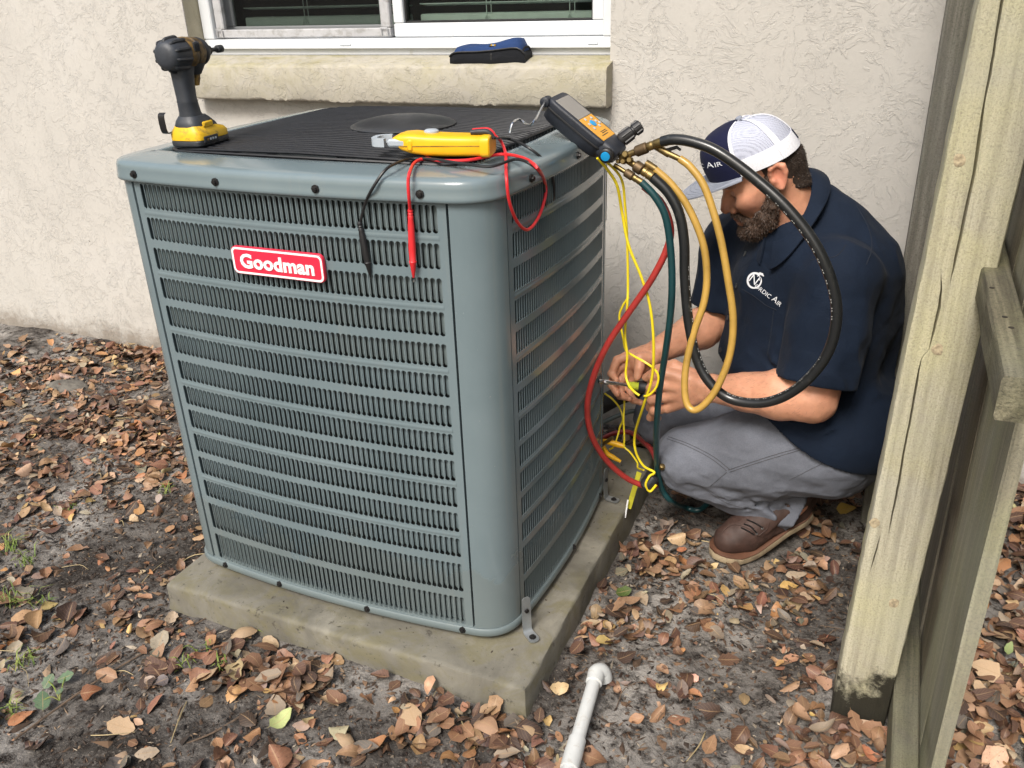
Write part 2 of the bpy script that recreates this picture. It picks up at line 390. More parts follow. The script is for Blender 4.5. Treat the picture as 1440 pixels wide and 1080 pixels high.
# ------------------------------------------------------------------ sliding window
WIN = thing('window', 'white framed sliding window with blinds above the stained sill', 'window', (-0.45, FY, 1.022))
def bar(parent, name, x0, x1, y0, y1, z0, z1, mat, b=0.003):
    m = MB(); m.box(fr(((x0 + x1) / 2, (y0 + y1) / 2, (z0 + z1) / 2)), (x1 - x0, y1 - y0, z1 - z0), b); return m.build(name, mat, parent)
def frame_of(parent, name, x0, x1, z0, z1, w, y0, y1, mat, wb=None, b=0.003):
    wb = wb or w; m = MB()
    for (a, c, d, e) in ((x0, x0 + w, z0 + wb + .0005, z1), (x1 - w, x1, z0 + wb + .0005, z1), (x0, x1, z0, z0 + wb), (x0 + w + .0005, x1 - w - .0005, z1 - w, z1)):
        m.box(fr(((a + c) / 2, (y0 + y1) / 2, (d + e) / 2)), (c - a, y1 - y0, e - d), b)
    return m.build(name, mat, parent)
XM = P(553, 40, y=FY)[0]          # meeting stile
ZB = 1.020
frame_of(WIN, 'frame', OX0 + .002, OX1 - .002, ZB, OZ1 - .002, 0.040, FY, FY + .085, M_VINYL, 0.046)
bar(WIN, 'frame_lip', OX0 + .002, OX1 - .002, FY - .012, FY - .0005, ZB + .020, ZB + .0255, M_VINYL, .001)
bar(WIN, 'weep_cover', P(478, 66, y=FY)[0], P(494, 66, y=FY)[0], FY - .004, FY - .0003, ZB + .028, ZB + .034, M_VINYL, .001)
bar(WIN, 'weep_cover', P(827, 61, y=FY)[0], P(841, 61, y=FY)[0], FY - .004, FY - .0003, ZB + .028, ZB + .034, M_VINYL, .001)
# left: insect screen in front of the sash;  right: fixed sash
sl = frame_of(WIN, 'screen_frame', OX0 + .046, XM - .018, ZB + .049, OZ1 - .05, 0.030, FY + .012, FY + .034, M_DARKVINYL, 0.024)
for xx in (OX0 + .046 + .016, XM - .018 - .016):
    m = MB(); m.tube([(xx - .010, FY + .008, ZB + .052), (xx - .010, FY + .006, ZB + .074), (xx + .010, FY + .006, ZB + .074), (xx + .010, FY + .008, ZB + .052)], .0022, 6, smooth=False); m.build('screen_pull', M_DARKVINYL, sl)
rs = frame_of(WIN, 'sash', XM - .010, OX1 - .044, ZB + .0475, OZ1 - .05, 0.032, FY + .020, FY + .06, M_VINYL, 0.036)
frame_of(rs, 'gasket', XM + .0225, OX1 - .0765, ZB + .084, OZ1 - .083, 0.005, FY + .030, FY + .055, M_BLACKGAP)
def glassmat(name, tint, rough):
    m, nt, bs = new_mat(name)
    tr = nt.nodes.new('ShaderNodeBsdfTransparent'); tr.inputs[0].default_value = (*tint, 1); gl = nt.nodes.new('ShaderNodeBsdfGlossy'); gl.inputs[1].default_value = rough
    fz = nt.nodes.new('ShaderNodeFresnel'); fz.inputs[0].default_value = 1.5; mx = nt.nodes.new('ShaderNodeMixShader')
    nt.links.new(fz.outputs[0], mx.inputs[0]); nt.links.new(tr.outputs[0], mx.inputs[1]); nt.links.new(gl.outputs[0], mx.inputs[2])
    nt.links.new(mx.outputs[0], nt.nodes['Material Output'].inputs[0]); return m
M_GLASS = glassmat('window glass', (0.82, 0.93, 0.88), 0.02)
def screenmat():
    m, nt, bs = new_mat('insect screen'); v = coords(nt)
    tr = nt.nodes.new('ShaderNodeBsdfTransparent'); df = nt.nodes.new('ShaderNodeBsdfDiffuse'); mx = nt.nodes.new('ShaderNodeMixShader')
    sp = ramp(nt, noise(nt, 110, 2, 0.5, 0, v), [(0.75, (0.012,) * 3), (0.775, (0.4,) * 3)])
    nt.links.new(sp, df.inputs[0])
    f = ramp(nt, noise(nt, 110, 2, 0.5, 0, v), [(0.75, (0.46,) * 3), (0.775, (1,) * 3)])
    nt.links.new(f, mx.inputs[0]); nt.links.new(tr.outputs[0], mx.inputs[1]); nt.links.new(df.outputs[0], mx.inputs[2])
    nt.links.new(mx.outputs[0], nt.nodes['Material Output'].inputs[0]); return m
M_SCREEN = screenmat()
def pane(parent, name, x0, x1, z0, z1, y, mat):
    return mesh_ob(name, [(x0, y, z0), (x1, y, z0), (x1, y, z1), (x0, y, z1)], [[0, 1, 2, 3]], mat, parent, smooth=False)
pane(sl, 'screen_mesh', OX0 + .076, XM - .048, ZB + .073, OZ1 - .08, FY + .026, M_SCREEN)
ls = frame_of(WIN, 'sash', OX0 + .046, XM + .010, ZB + .0475, OZ1 - .05, 0.028, FY + .062, FY + .082, M_VINYL, 0.032)
pane(ls, 'pane', OX0 + .074, XM - .018, ZB + .08, OZ1 - .08, FY + .072, M_GLASS)
pane(rs, 'pane', XM + .0275, OX1 - .0815, ZB + .089, OZ1 - .088, FY + .044, M_GLASS)
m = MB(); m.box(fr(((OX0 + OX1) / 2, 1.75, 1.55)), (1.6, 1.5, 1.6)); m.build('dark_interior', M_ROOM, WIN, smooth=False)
# two blinds, one behind each sash
for bx0, bx1 in ((OX0 + .10, XM - .01), (XM + .040, OX1 - .086)):
    for k in range(9):
        z = ZB + .128 + .050 * k; m = MB(); xs = [bx0, bx1]
        m.box((np.array([(bx0 + bx1) / 2, FY + .112, z]), W3[0], np.array([0, math.cos(.12), -math.sin(.12)]), np.array([0, math.sin(.12), math.cos(.12)])), (bx1 - bx0, .048, .003), .001)
        m.build('blind_slat', M_BLIND, WIN)
    bar(WIN, 'blind_bottom_rail', bx0, bx1, FY + .088, FY + .136, ZB + .074, ZB + .104, M_BLIND)
    for fx in (0.40, 0.86):
        x = bx0 + (bx1 - bx0) * fx; m = MB()
        m.tube([(x, FY + .084, ZB + .085), (x, FY + .084, ZB + .7)], .0012, 5, smooth=False); m.tube([(x + .014, FY + .084, ZB + .1), (x + .014, FY + .084, ZB + .7)], .0010, 5, smooth=False)
        m.tube([(x - .01, FY + .083, ZB + .080), (x, FY + .082, ZB + .098), (x + .012, FY + .083, ZB + .082)], .0016, 5)
        m.build('blind_cord', M_BLIND, WIN)

# ================================================================== timber fence
def woodmat(name, light, dark, tint, gscale=1.0, mold=False, rough=0.85, green=0.4, axis='Z'):
    m, nt, bs = new_mat(name)
    sc = {'Z': (26 * gscale, 26 * gscale, 1.1), 'Y': (26 * gscale, 1.1, 26 * gscale)}[axis]
    oi = nt.nodes.new('ShaderNodeObjectInfo'); v0 = coords(nt, (1, 1, 1))
    off = nt.nodes.new('ShaderNodeVectorMath'); off.operation = 'ADD'; nt.links.new(v0, off.inputs[0])
    cmb = nt.nodes.new('ShaderNodeCombineXYZ'); r9 = mth(nt, 'MULTIPLY', oi.outputs['Random'], 9.0)
    for i in range(3): nt.links.new(r9, cmb.inputs[i])
    nt.links.new(cmb.outputs[0], off.inputs[1])
    mp = nt.nodes.new('ShaderNodeMapping'); mp.inputs['Scale'].default_value = sc; nt.links.new(off.outputs[0], mp.inputs[0]); v = mp.outputs[0]
    g1 = noise(nt, 1.0, 5, 0.6, 1.2, v)
    wv = nt.nodes.new('ShaderNodeTexWave'); wv.wave_type = 'BANDS'; wv.bands_direction = 'X'; wv.inputs['Scale'].default_value = 0.42; wv.inputs['Distortion'].default_value = 5.5; wv.inputs['Detail'].default_value = 3; wv.inputs['Detail Scale'].default_value = 0.8
    nt.links.new(v, wv.inputs['Vector'])
    fib = noise(nt, 7.0, 4, 0.7, 0.2, v)
    col = ramp(nt, g1, [(0.28, dark), (0.5, tuple((a + b) / 2 for a, b in zip(light, dark))), (0.68, light)])
    col = mix(nt, mth(nt, 'MULTIPLY', ramp(nt, wv.outputs['Fac'], [(0.0, (1, 1, 1)), (0.30, (0, 0, 0))]), 0.42), col, tuple(c * 0.62 for c in dark))
    col = mix(nt, ramp(nt, fib, [(0.35, (0.45,) * 3), (0.55, (0, 0, 0))]), col, tuple(c * 0.55 for c in dark))
    pat = noise(nt, 6, 5, 0.65, 0.4, v0)
    col = mix(nt, mth(nt, 'MULTIPLY', ramp(nt, pat, [(0.4, (0, 0, 0)), (0.62, (1, 1, 1))]), green), col, tint)
    fz = noise(nt, 330, 5, 0.75, 0.5, v0); col = mix(nt, ramp(nt, fz, [(0.36, (0.55,) * 3), (0.52, (0, 0, 0))]), col, tuple(c * 0.5 for c in dark))
    gw = noise(nt, 3.2, 4, 0.6, 0.5, v0); gl = sum(light) / 3; col = mix(nt, mth(nt, 'MULTIPLY', ramp(nt, gw, [(0.42, (0, 0, 0)), (0.62, (1, 1, 1))]), 0.28), col, (gl * .80, gl * .79, gl * .74))
    h = fib
    if mold:
        sx = nt.nodes.new('ShaderNodeSeparateXYZ'); nt.links.new(v0, sx.inputs[0])
        mn = noise(nt, 55, 6, 0.75, 0.6, coords(nt)); mn2 = noise(nt, 9, 4, 0.6, 0.4, coords(nt))
        lev = mth(nt, 'ADD', mth(nt, 'MULTIPLY', sx.outputs[2], -8.0), mth(nt, 'MULTIPLY', mn2, 3.0))      # black rot climbs from the soil
        lev = mth(nt, 'ADD', lev, mth(nt, 'MULTIPLY', mn, 1.1))
        col = mix(nt, ramp(nt, mth(nt, 'ADD', lev, -1.02), [(0.22, (0, 0, 0)), (0.36, (0.35,) * 3), (0.62, (0.96,) * 3)]), col, (0.014, 0.012, 0.008))
    setc(nt, bs, col); bs.inputs['Roughness'].default_value = rough; bs.inputs['Specular IOR Level'].default_value = 0.2
    n1 = bump(nt, bs, fib, 0.55, 0.003); n2 = bump(nt, bs, wv.outputs['Fac'], 0.35, 0.002, n1)
    bump(nt, bs, fz, 0.7, 0.0022, n2)
    return m
M_POST = woodmat('pale treated pine', (0.56, 0.525, 0.395), (0.39, 0.355, 0.26), (0.53, 0.50, 0.275), mold=True, green=0.5)
M_OLDPOST = woodmat('silvered pine', (0.27, 0.255, 0.215), (0.13, 0.12, 0.10), (0.18, 0.185, 0.13))
M_PICKET = woodmat('olive weathered pine', (0.44, 0.405, 0.285), (0.23, 0.205, 0.14), (0.33, 0.335, 0.17))
M_PICKET2 = woodmat('brown weathered pine', (0.37, 0.325, 0.25), (0.19, 0.16, 0.12), (0.27, 0.26, 0.16))
M_RAIL = woodmat('grey rotten rail', (0.26, 0.235, 0.16), (0.075, 0.066, 0.048), (0.22, 0.22, 0.11), axis='Y')
M_CRACK = simple('split timber', (0.02, 0.016, 0.01), 0.95)

FENCE = thing('wooden_fence', 'weathered wooden privacy fence seen from its post side', 'fence', (1.0, 0.1, 0))
PW = 0.090
def post_x(z): return 0.942 + 0.0265 * z
TRACKS = [  # (z, fraction across the face, relative width) for three long drying splits
    [(1.95, .10, 0), (.40, .14, 0), (.392, .215, 0), (.37, .20, .5), (.345, .19, .7), (.317, .17, 0), (-.12, .15, 0)],
    [(1.95, .18, 0), (.83, .25, 0), (.80, .32, .7), (.775, .34, 1.2), (.74, .345, .9), (.712, .33, .2), (.70, .25, .2), (.657, .262, 1), (.608, .28, .9), (.567, .285, .8), (.494, .315, 1), (.47, .325, 1), (.42, .33, .6), (.392, .335, 0), (-.12, .34, 0)],
    [(1.95, .27, .5), (1.25, .28, .6), (1.16, .285, 1), (1.12, .305, .8), (1.08, .335, 1), (1.05, .335, .6), (1.0, .378, 1.3), (.96, .408, 1.1), (.90, .408, 1.2), (.845, .415, 1), (.81, .42, 0), (-.12, .47, 0)]]
def big_post():
    zs = np.arange(-0.12, 1.95, 0.008); y0, y1 = -0.200, -0.200 + PW; R = []
    tr = [[np.array(c)[::-1].T for c in (t,)][0] for t in TRACKS]
    for z in zs:
        x0 = post_x(z); n = 0.0009 * vnoise(np.array([[z, 1.]]), 40, 4)[0]; r = 0.005; ring = [(x0 + n, y1), (x0 + n, y0 + r), (x0 + n + .0015, y0 + .0015), (x0 + n + r, y0)]
        for k, (tz, tf, tw) in enumerate(tr):
            w = 0.0024 * np.interp(z, tz, tw); xc = x0 + np.interp(z, tz, tf) * PW + 0.0006 * vnoise(np.array([[z, 3. + k]]), 70, 2)[0]; d = min(.016, w * 9)
            ring += [(xc - w * .7 - .0015, y0 - .0001), (xc - w * .7 - .00005, y0), (xc, y0 + d), (xc + w * .7 + .00005, y0), (xc + w * .7 + .0015, y0 - .0001)]
        ring += [(x0 + PW - r, y0), (x0 + PW - .0015, y0 + .0015), (x0 + PW + n, y0 + r), (x0 + PW + n, y1)]
        R.append(np.array([(a, b, z) for a, b in ring]))
    m = MB(); m.rings(R); return m.build('post', M_POST, FENCE, angle=30)
pst = big_post(); pst['label'] = 'pale front post with long split and black rotten foot'
M_KNOT = simple('pine knot', (0.37, 0.305, 0.20), 0.85, var=0.45, vscale=160, bmp=0.5, bscale=300)
for kq, (u, v) in enumerate(((1349, 226), (1318, 492), (1230, 736), (1257, 849))):
    c = P(u, v, y=-0.2004); m = MB(); an_ = np.linspace(0, 2 * np.pi, 18, endpoint=False); rr_ = .0075 * (1 + .22 * vnoise(np.column_stack([np.cos(an_) * 1.5 + kq, np.sin(an_) * 1.5]), 1.0, 3))
    m.rings([np.column_stack([c[0] + rr_ * g * np.cos(an_), np.full(18, c[1] + d), c[2] + rr_ * g * 1.25 * np.sin(an_)]) for g, d in ((1.0, .001), (1.0, -.0002), (.7, -.0009), (.35, -.0004), (.05, -.0001))]); m.build('knot', M_KNOT, pst)
m = MB(); m.box(fr((0.955 + .045, 0.44 + .045, 0.95)), (.09, .09, 1.96), .004); o = m.build('post', M_OLDPOST, FENCE); o['label'] = 'dark grey post against the house wall'
def plank(name, c, size, mat, lab=None, warp=0.0, seed=0):
    """sawn board, long axis = largest side, with slightly uneven edges"""
    size = np.array(size); L = int(np.argmax(size)); o1, o2 = [i for i in range(3) if i != L]; R = []
    for t in np.linspace(-.5, .5, 40):
        p = np.array(c, float); p[L] += t * size[L]; e = [vnoise(np.array([[t * 9, s]]), 1.0, seed)[0] * .0016 for s in range(4)]
        p[o1] += warp * (t * t - .12); a, b = size[o1] / 2, size[o2] / 2; r = 0.003; ring = []
        for (sx, sy) in ((1, 1), (-1, 1), (-1, -1), (1, -1)):
            q1 = p.copy(); q2 = p.copy()
            if sx * sy > 0: q1[o1] += sx * (a + e[0]); q1[o2] += sy * (b - r); q2[o1] += sx * (a - r); q2[o2] += sy * (b + e[1])
            else: q1[o1] += sx * (a - r); q1[o2] += sy * (b + e[1]); q2[o1] += sx * (a + e[0]); q2[o2] += sy * (b - r)
            ring += [q1, q2]
        R.append(np.array(ring))
    m = MB(); m.rings(R); q = m.build(name, mat, FENCE, angle=30)
    if lab: q['label'] = lab
    return q
RX0, RX1 = 1.034, 1.071
plank('rail', ((RX0 + RX1) / 2, -0.02, 0.815), (RX1 - RX0, 1.10, .046), M_RAIL, 'dark weathered middle rail with splintered end', seed=3)
plank('rail', ((RX0 + RX1) / 2 + .003, -0.16, 0.052), (RX1 - RX0 + .004, 1.3, .075), M_RAIL, 'grey bottom rail at ground level', seed=4)
plank('rail', ((RX0 + RX1) / 2, 0.10, 1.68), (RX1 - RX0, 1.2, .046), M_RAIL, seed=5)
yy = -0.452; pm = [M_PICKET, M_PICKET, M_PICKET2, M_PICKET2, M_PICKET, M_PICKET2, M_PICKET, M_PICKET2]
for i in range(8):
    plank('picket', (1.084 + .0012 * (i % 3), yy + .0695 + .143 * i, 0.93), (.018, .139 if i < 7 else .13, 1.86), pm[i], seed=20 + i, warp=.002 * ((i % 3) - 1))
for (u, v) in ((1395, 405), (1413, 446), (1422, 461)):
    c = P(u, v, z=0.8385); m = MB(); m.lathe(c, (0, 0, 1), [(-.002, .0032), (.0006, .0032), (.0009, .002)], 10); m.build('nail_head', M_CRACK, FENCE)

# ================================================================== concrete pad
def concrete():
    m, nt, bs = new_mat('mossy concrete'); v = coords(nt)
    a = noise(nt, 5, 6, 0.65, 0.5, v); b = noise(nt, 45, 5, 0.7, 0.2, v); c = noise(nt, 14, 5, 0.7, 0.6, v)
    col = ramp(nt, a, [(0.32, (0.100, 0.092, 0.074)), (0.55, (0.178, 0.166, 0.134)), (0.72, (0.265, 0.248, 0.20))])
    col = mix(nt, mth(nt, 'MULTIPLY', ramp(nt, c, [(0.46, (0, 0, 0)), (0.62, (1, 1, 1))]), 0.5), col, (0.14, 0.122, 0.05))
    col = mix(nt, ramp(nt, b, [(0.30, (0.9,) * 3), (0.40, (0, 0, 0))]), col, (0.045, 0.038, 0.028))
    col = mix(nt, ramp(nt, noise(nt, 150, 3, 0.6, 0, v), [(0.25, (0.9,) * 3), (0.32, (0, 0, 0))]), col, (0.035, 0.03, 0.025))
    col = mix(nt, ramp(nt, noise(nt, 3.1, 4, 0.6, 0.8, v), [(0.52, (0, 0, 0)), (0.68, (0.6,) * 3)]), col, (0.055, 0.05, 0.038))
    setc(nt, bs, col); bs.inputs['Roughness'].default_value = 0.88
    n1 = bump(nt, bs, b, 0.35, 0.003); bump(nt, bs, noise(nt, 300, 3, 0.7, 0, v), 0.4, 0.001, n1); return m
M_CONC = concrete()
def pad():
    x0, x1, y0, y1, zt = -0.388, 0.443, -0.416, 0.50, 0.0685; R = []
    def loop(i, z, seed):
        pts = []
        for (ax, ay, bx, by) in ((x0, y0, x1, y0), (x1, y0, x1, y1), (x1, y1, x0, y1), (x0, y1, x0, y0)):
            for t in np.linspace(0, 1, 60, endpoint=False):
                x = ax + (bx - ax) * t; y = ay + (by - ay) * t
                cx = np.clip(x, x0 + .008, x1 - .008); cy = np.clip(y, y0 + .008, y1 - .008); dx, dy = x - cx, y - cy; l = math.hypot(dx, dy)
                if l > .008: x, y = cx + dx / l * .008, cy + dy / l * .008
                gx_, gy_ = (x - (x0 + x1) / 2), (y - (y0 + y1) / 2); n = vnoise(np.array([[x * 25, y * 25, z * 20]]), 1, seed)[0] * .0018
                pts.append((x - np.sign(gx_) * i * (abs(gx_) > .38) + n, y - np.sign(gy_) * i * (abs(gy_) > .42) + n, z + n * .4))
        return np.array(pts)
    for i, z in ((-.004, -.06), (-.003, .004), (0, .02), (0, zt - .008), (.002, zt - .002), (.007, zt)): R.append(loop(i, z, 3))
    R[-1][:, 2] = zt; ctr = R[-1].mean(0)
    for k_ in (.985, .9): R.append(ctr + (R[-1] - ctr) * np.array([k_, k_, 1]))
    m = MB(); m.rings(R); o = m.build('concrete_pad', M_CONC, angle=50)
    r = np.random.default_rng(31); m = MB()
    for k in range(110):
        x, y = r.uniform(x0 + .02, x1 - .02), r.uniform(y0 + .01, y1 - .05)
        if abs(x) < .36 and y > -.33: continue
        l = r.uniform(.0015, .007); a = r.uniform(0, 3.1); X = np.array([math.cos(a), math.sin(a), 0]); Y = np.array([-X[1], X[0], 0]); m.box((np.array([x, y, zt + .0006]), X, Y, W3[2]), (l, l * r.uniform(.2, .6), .0014), .0003)
    m.build('pad_grit', simple('dark grit', (.05, .036, .025), .9, var=.7, vscale=20), o, kind='stuff', recalc=False, smooth=False)
    return tag(o, 'stained concrete slab under the air conditioner', 'concrete pad')
pad()
# ================================================================== air conditioner
def paint():
    m, nt, bs = new_mat('grey enamel'); v = coords(nt)
    col = ramp(nt, noise(nt, 5, 5, 0.6, 0.4, v), [(0.3, (0.130, 0.171, 0.186)), (0.7, (0.157, 0.200, 0.215))])
    col = mix(nt, ramp(nt, noise(nt, 120, 3, 0.6, 0, v), [(0.72, (0, 0, 0)), (0.76, (0.5,) * 3)]), col, (0.26, 0.27, 0.26))
    # splashed dirt: ragged dull band near the base
    tc = nt.nodes.new('ShaderNodeTexCoord'); sx = nt.nodes.new('ShaderNodeSeparateXYZ'); nt.links.new(tc.outputs['Object'], sx.inputs[0])
    lev = mth(nt, 'ADD', mth(nt, 'MULTIPLY', sx.outputs[2], -4.0), mth(nt, 'MULTIPLY', noise(nt, 7, 5, 0.6, 0.5, v), 1.5))
    dust = ramp(nt, lev, [(0.22, (0, 0, 0)), (0.25, (0.75,) * 3)])
    col = mix(nt, mth(nt, 'MULTIPLY', dust, 0.55), col, (0.130, 0.148, 0.140))
    col = mix(nt, ramp(nt, noise(nt, 30, 6, 0.75, 0.4, v), [(0.64, (0, 0, 0)), (0.78, (0.35,) * 3)]), col, (0.16, 0.15, 0.12))
    stv = coords(nt, (38, 38, 1.3)); col = mix(nt, mth(nt, 'MULTIPLY', ramp(nt, noise(nt, 1.0, 5, 0.65, 0.3, stv), [(0.56, (0, 0, 0)), (0.72, (1, 1, 1))]), 0.20), col, (0.20, 0.205, 0.19))
    setc(nt, bs, col)
    r = nt.nodes.new('ShaderNodeMapRange'); r.inputs[3].default_value = 0.11; r.inputs[4].default_value = 0.34
    nt.links.new(noise(nt, 14, 6, 0.7, 0.3, v), r.inputs[0]); nt.links.new(mth(nt, 'MULTIPLY_ADD', dust, 0.2, r.outputs[0]), bs.inputs['Roughness'])
    bs.inputs['Specular IOR Level'].default_value = 0.5; bs.inputs['Coat Weight'].default_value = 0.25; bs.inputs['Coat Roughness'].default_value = 0.12
    bump(nt, bs, noise(nt, 12, 2, 0.5, 0, v), 0.10, 0.003); return m
M_PAINT = paint()
M_COIL = simple('coil fins', (0.035, 0.042, 0.042), 0.6, var=0.3, vscale=40, bmp=0.6, bscale=300)
M_BLACK = simple('black rubber', (0.014, 0.014, 0.015), 0.45, var=0.2)
M_WIRE = simple('black coated wire', (0.009, 0.010, 0.013), 0.45, var=0.35, vscale=60, dirt=((0.05, 0.048, 0.045), 90, 0.58, 0.4), spec=0.35)
M_SCREW = simple('dark screw', (0.03, 0.028, 0.028), 0.35, metal=0.6)
M_GALV = simple('galvanised steel', (0.38, 0.40, 0.41), 0.45, metal=0.8, var=0.15, dirt=((0.25, 0.12, 0.06), 60, 0.62, 0.5))
M_RED = simple('red enamel', (0.62, 0.022, 0.055), 0.35, var=0.05)
M_WHITE = simple('white print', (0.82, 0.82, 0.82), 0.4, var=0.03)
HX, HYY, CL, CR, CB, SAG = 0.37, 0.33, 0.050, 0.067, 0.098, 0.018
Z0, ZT = 0.0885, 0.9075
AC = thing('air_conditioner', 'grey louvred outdoor air conditioner with red badge on concrete pad', 'air conditioner', (0, 0, Z0))
def side_curve(side, t):
    """t in 0..1 along a bowed face, counter-clockwise seen from above: front, right, back, left"""
    b = SAG * (1 - (2 * t - 1) ** 2)
    if side == 0: return np.array([-HX + CL + t * (2 * HX - CL - CR), -HYY - b])
    if side == 1: return np.array([HX + b * .8, -HYY + CR + t * (2 * HYY - CR - CB)])
    if side == 2: return np.array([HX - CB - t * (2 * HX - CB - CL), HYY + b])
    return np.array([-HX - b, HYY - CL - t * (2 * HYY - 2 * CL)])
def side_tan(side, t):
    d = side_curve(side, min(t + .004, 1.002)) - side_curve(side, t - .004); return d / np.linalg.norm(d)
def corner_curve(k, n=9):
    """corner after side k"""
    a = side_curve(k, 1); b = side_curve((k + 1) % 4, 0); ta = side_tan(k, 1); tb = side_tan((k + 1) % 4, 0); L = np.linalg.norm(b - a) * .42; out = []
    for s in np.linspace(0, 1, n): out.append((1 - s) ** 3 * a + 3 * (1 - s) ** 2 * s * (a + ta * L) + 3 * (1 - s) * s * s * (b - tb * L) + s ** 3 * b)
    return np.array(out)
def outline():
    pts = []
    for k in range(4):
        pts += [side_curve(k, t) for t in np.linspace(0, 1, 25)[:-1]]; pts += list(corner_curve(k)[:-1])
    return np.array(pts)
OUT = outline(); _t = np.roll(OUT, -1, 0) - np.roll(OUT, 1, 0); _t /= np.linalg.norm(_t, axis=1)[:, None]; ONRM = np.stack([_t[:, 1], -_t[:, 0]], 1)
def oring(off, z): return np.column_stack([OUT + ONRM * off, np.full(len(OUT), z)])
# base pan, corner posts, lid
m = MB(); m.rings([oring(-.02, Z0 - .006), oring(.004, Z0 - .006), oring(.006, Z0 - .002), oring(.006, Z0 + .008), oring(.004, Z0 + .0105), oring(-.03, Z0 + .0105)]); m.build('base_pan', M_PAINT, AC, angle=50)
m = MB(); m.rings([oring(-.026, Z0 + .012), oring(-.026, ZT - .004)]); m.build('coil', M_COIL, AC)  # coil core coloured near black so the slots look shaded inside
for i, (x, y) in enumerate(((-.27, -.27), (.27, -.27), (.27, .24), (-.27, .24))):
    m = MB(); m.lathe((x, y, .066), (0, 0, 1), [(0, .035), (.014, .032), (.02, .03)], 16); m.build('foot', M_BLACK, AC)
SEAM = 0.0022
for k in range(4):
    c = corner_curve(k, 15); t = np.gradient(c, axis=0); t /= np.linalg.norm(t, axis=1)[:, None]; n = np.stack([t[:, 1], -t[:, 0]], 1)
    c[0] += t[0] * SEAM; c[-1] -= t[-1] * SEAM
    m = MB(); prof = np.vstack([c[0] - n[0] * .018, c + n * .0012, c[-1] - n[-1] * .018]); Vv = []
    for z in (Z0 + .0115, Z0 + .3, ZT - .3, ZT + .004): Vv.append(np.column_stack([prof, np.full(len(prof), z)]))
    m.rings(Vv, closed=False, cap=False); m.build('corner_post', M_PAINT, AC, angle=40)
ROWS = [(0.859, 0.903), (0.802, 0.844), (0.746, 0.788), (0.690, 0.732), (0.635, 0.677), (0.580, 0.622), (0.5245, 0.5665), (0.470, 0.512), (0.418, 0.460), (0.364, 0.406), (0.311, 0.353), (0.256, 0.298), (0.178, 0.242), (0.101, 0.165)]
NSLOT = 55
def blademe(h, w, flip=False):
    """one pressed louvre blade: x across, z up, y inwards"""
    V = []; F = []; xs = [-.5, -.3, .1, .5]; dep = [.0098, .0088, .0070, .0054]
    if flip: dep = [.0040, .0095, .0155, .0220]
    zz = [-.5, -.40, .40, .5]
    for i, z in enumerate(zz):
        for x, d in zip(xs, dep): V.append((x * w * (1.0 if 0 < i < 3 else .72), d + (0 if 0 < i < 3 else .0015), z * h))
    for i in range(3):
        for j in range(3): F.append([i * 4 + j, i * 4 + j + 1, i * 4 + j + 5, i * 4 + j + 4])
    return V, F
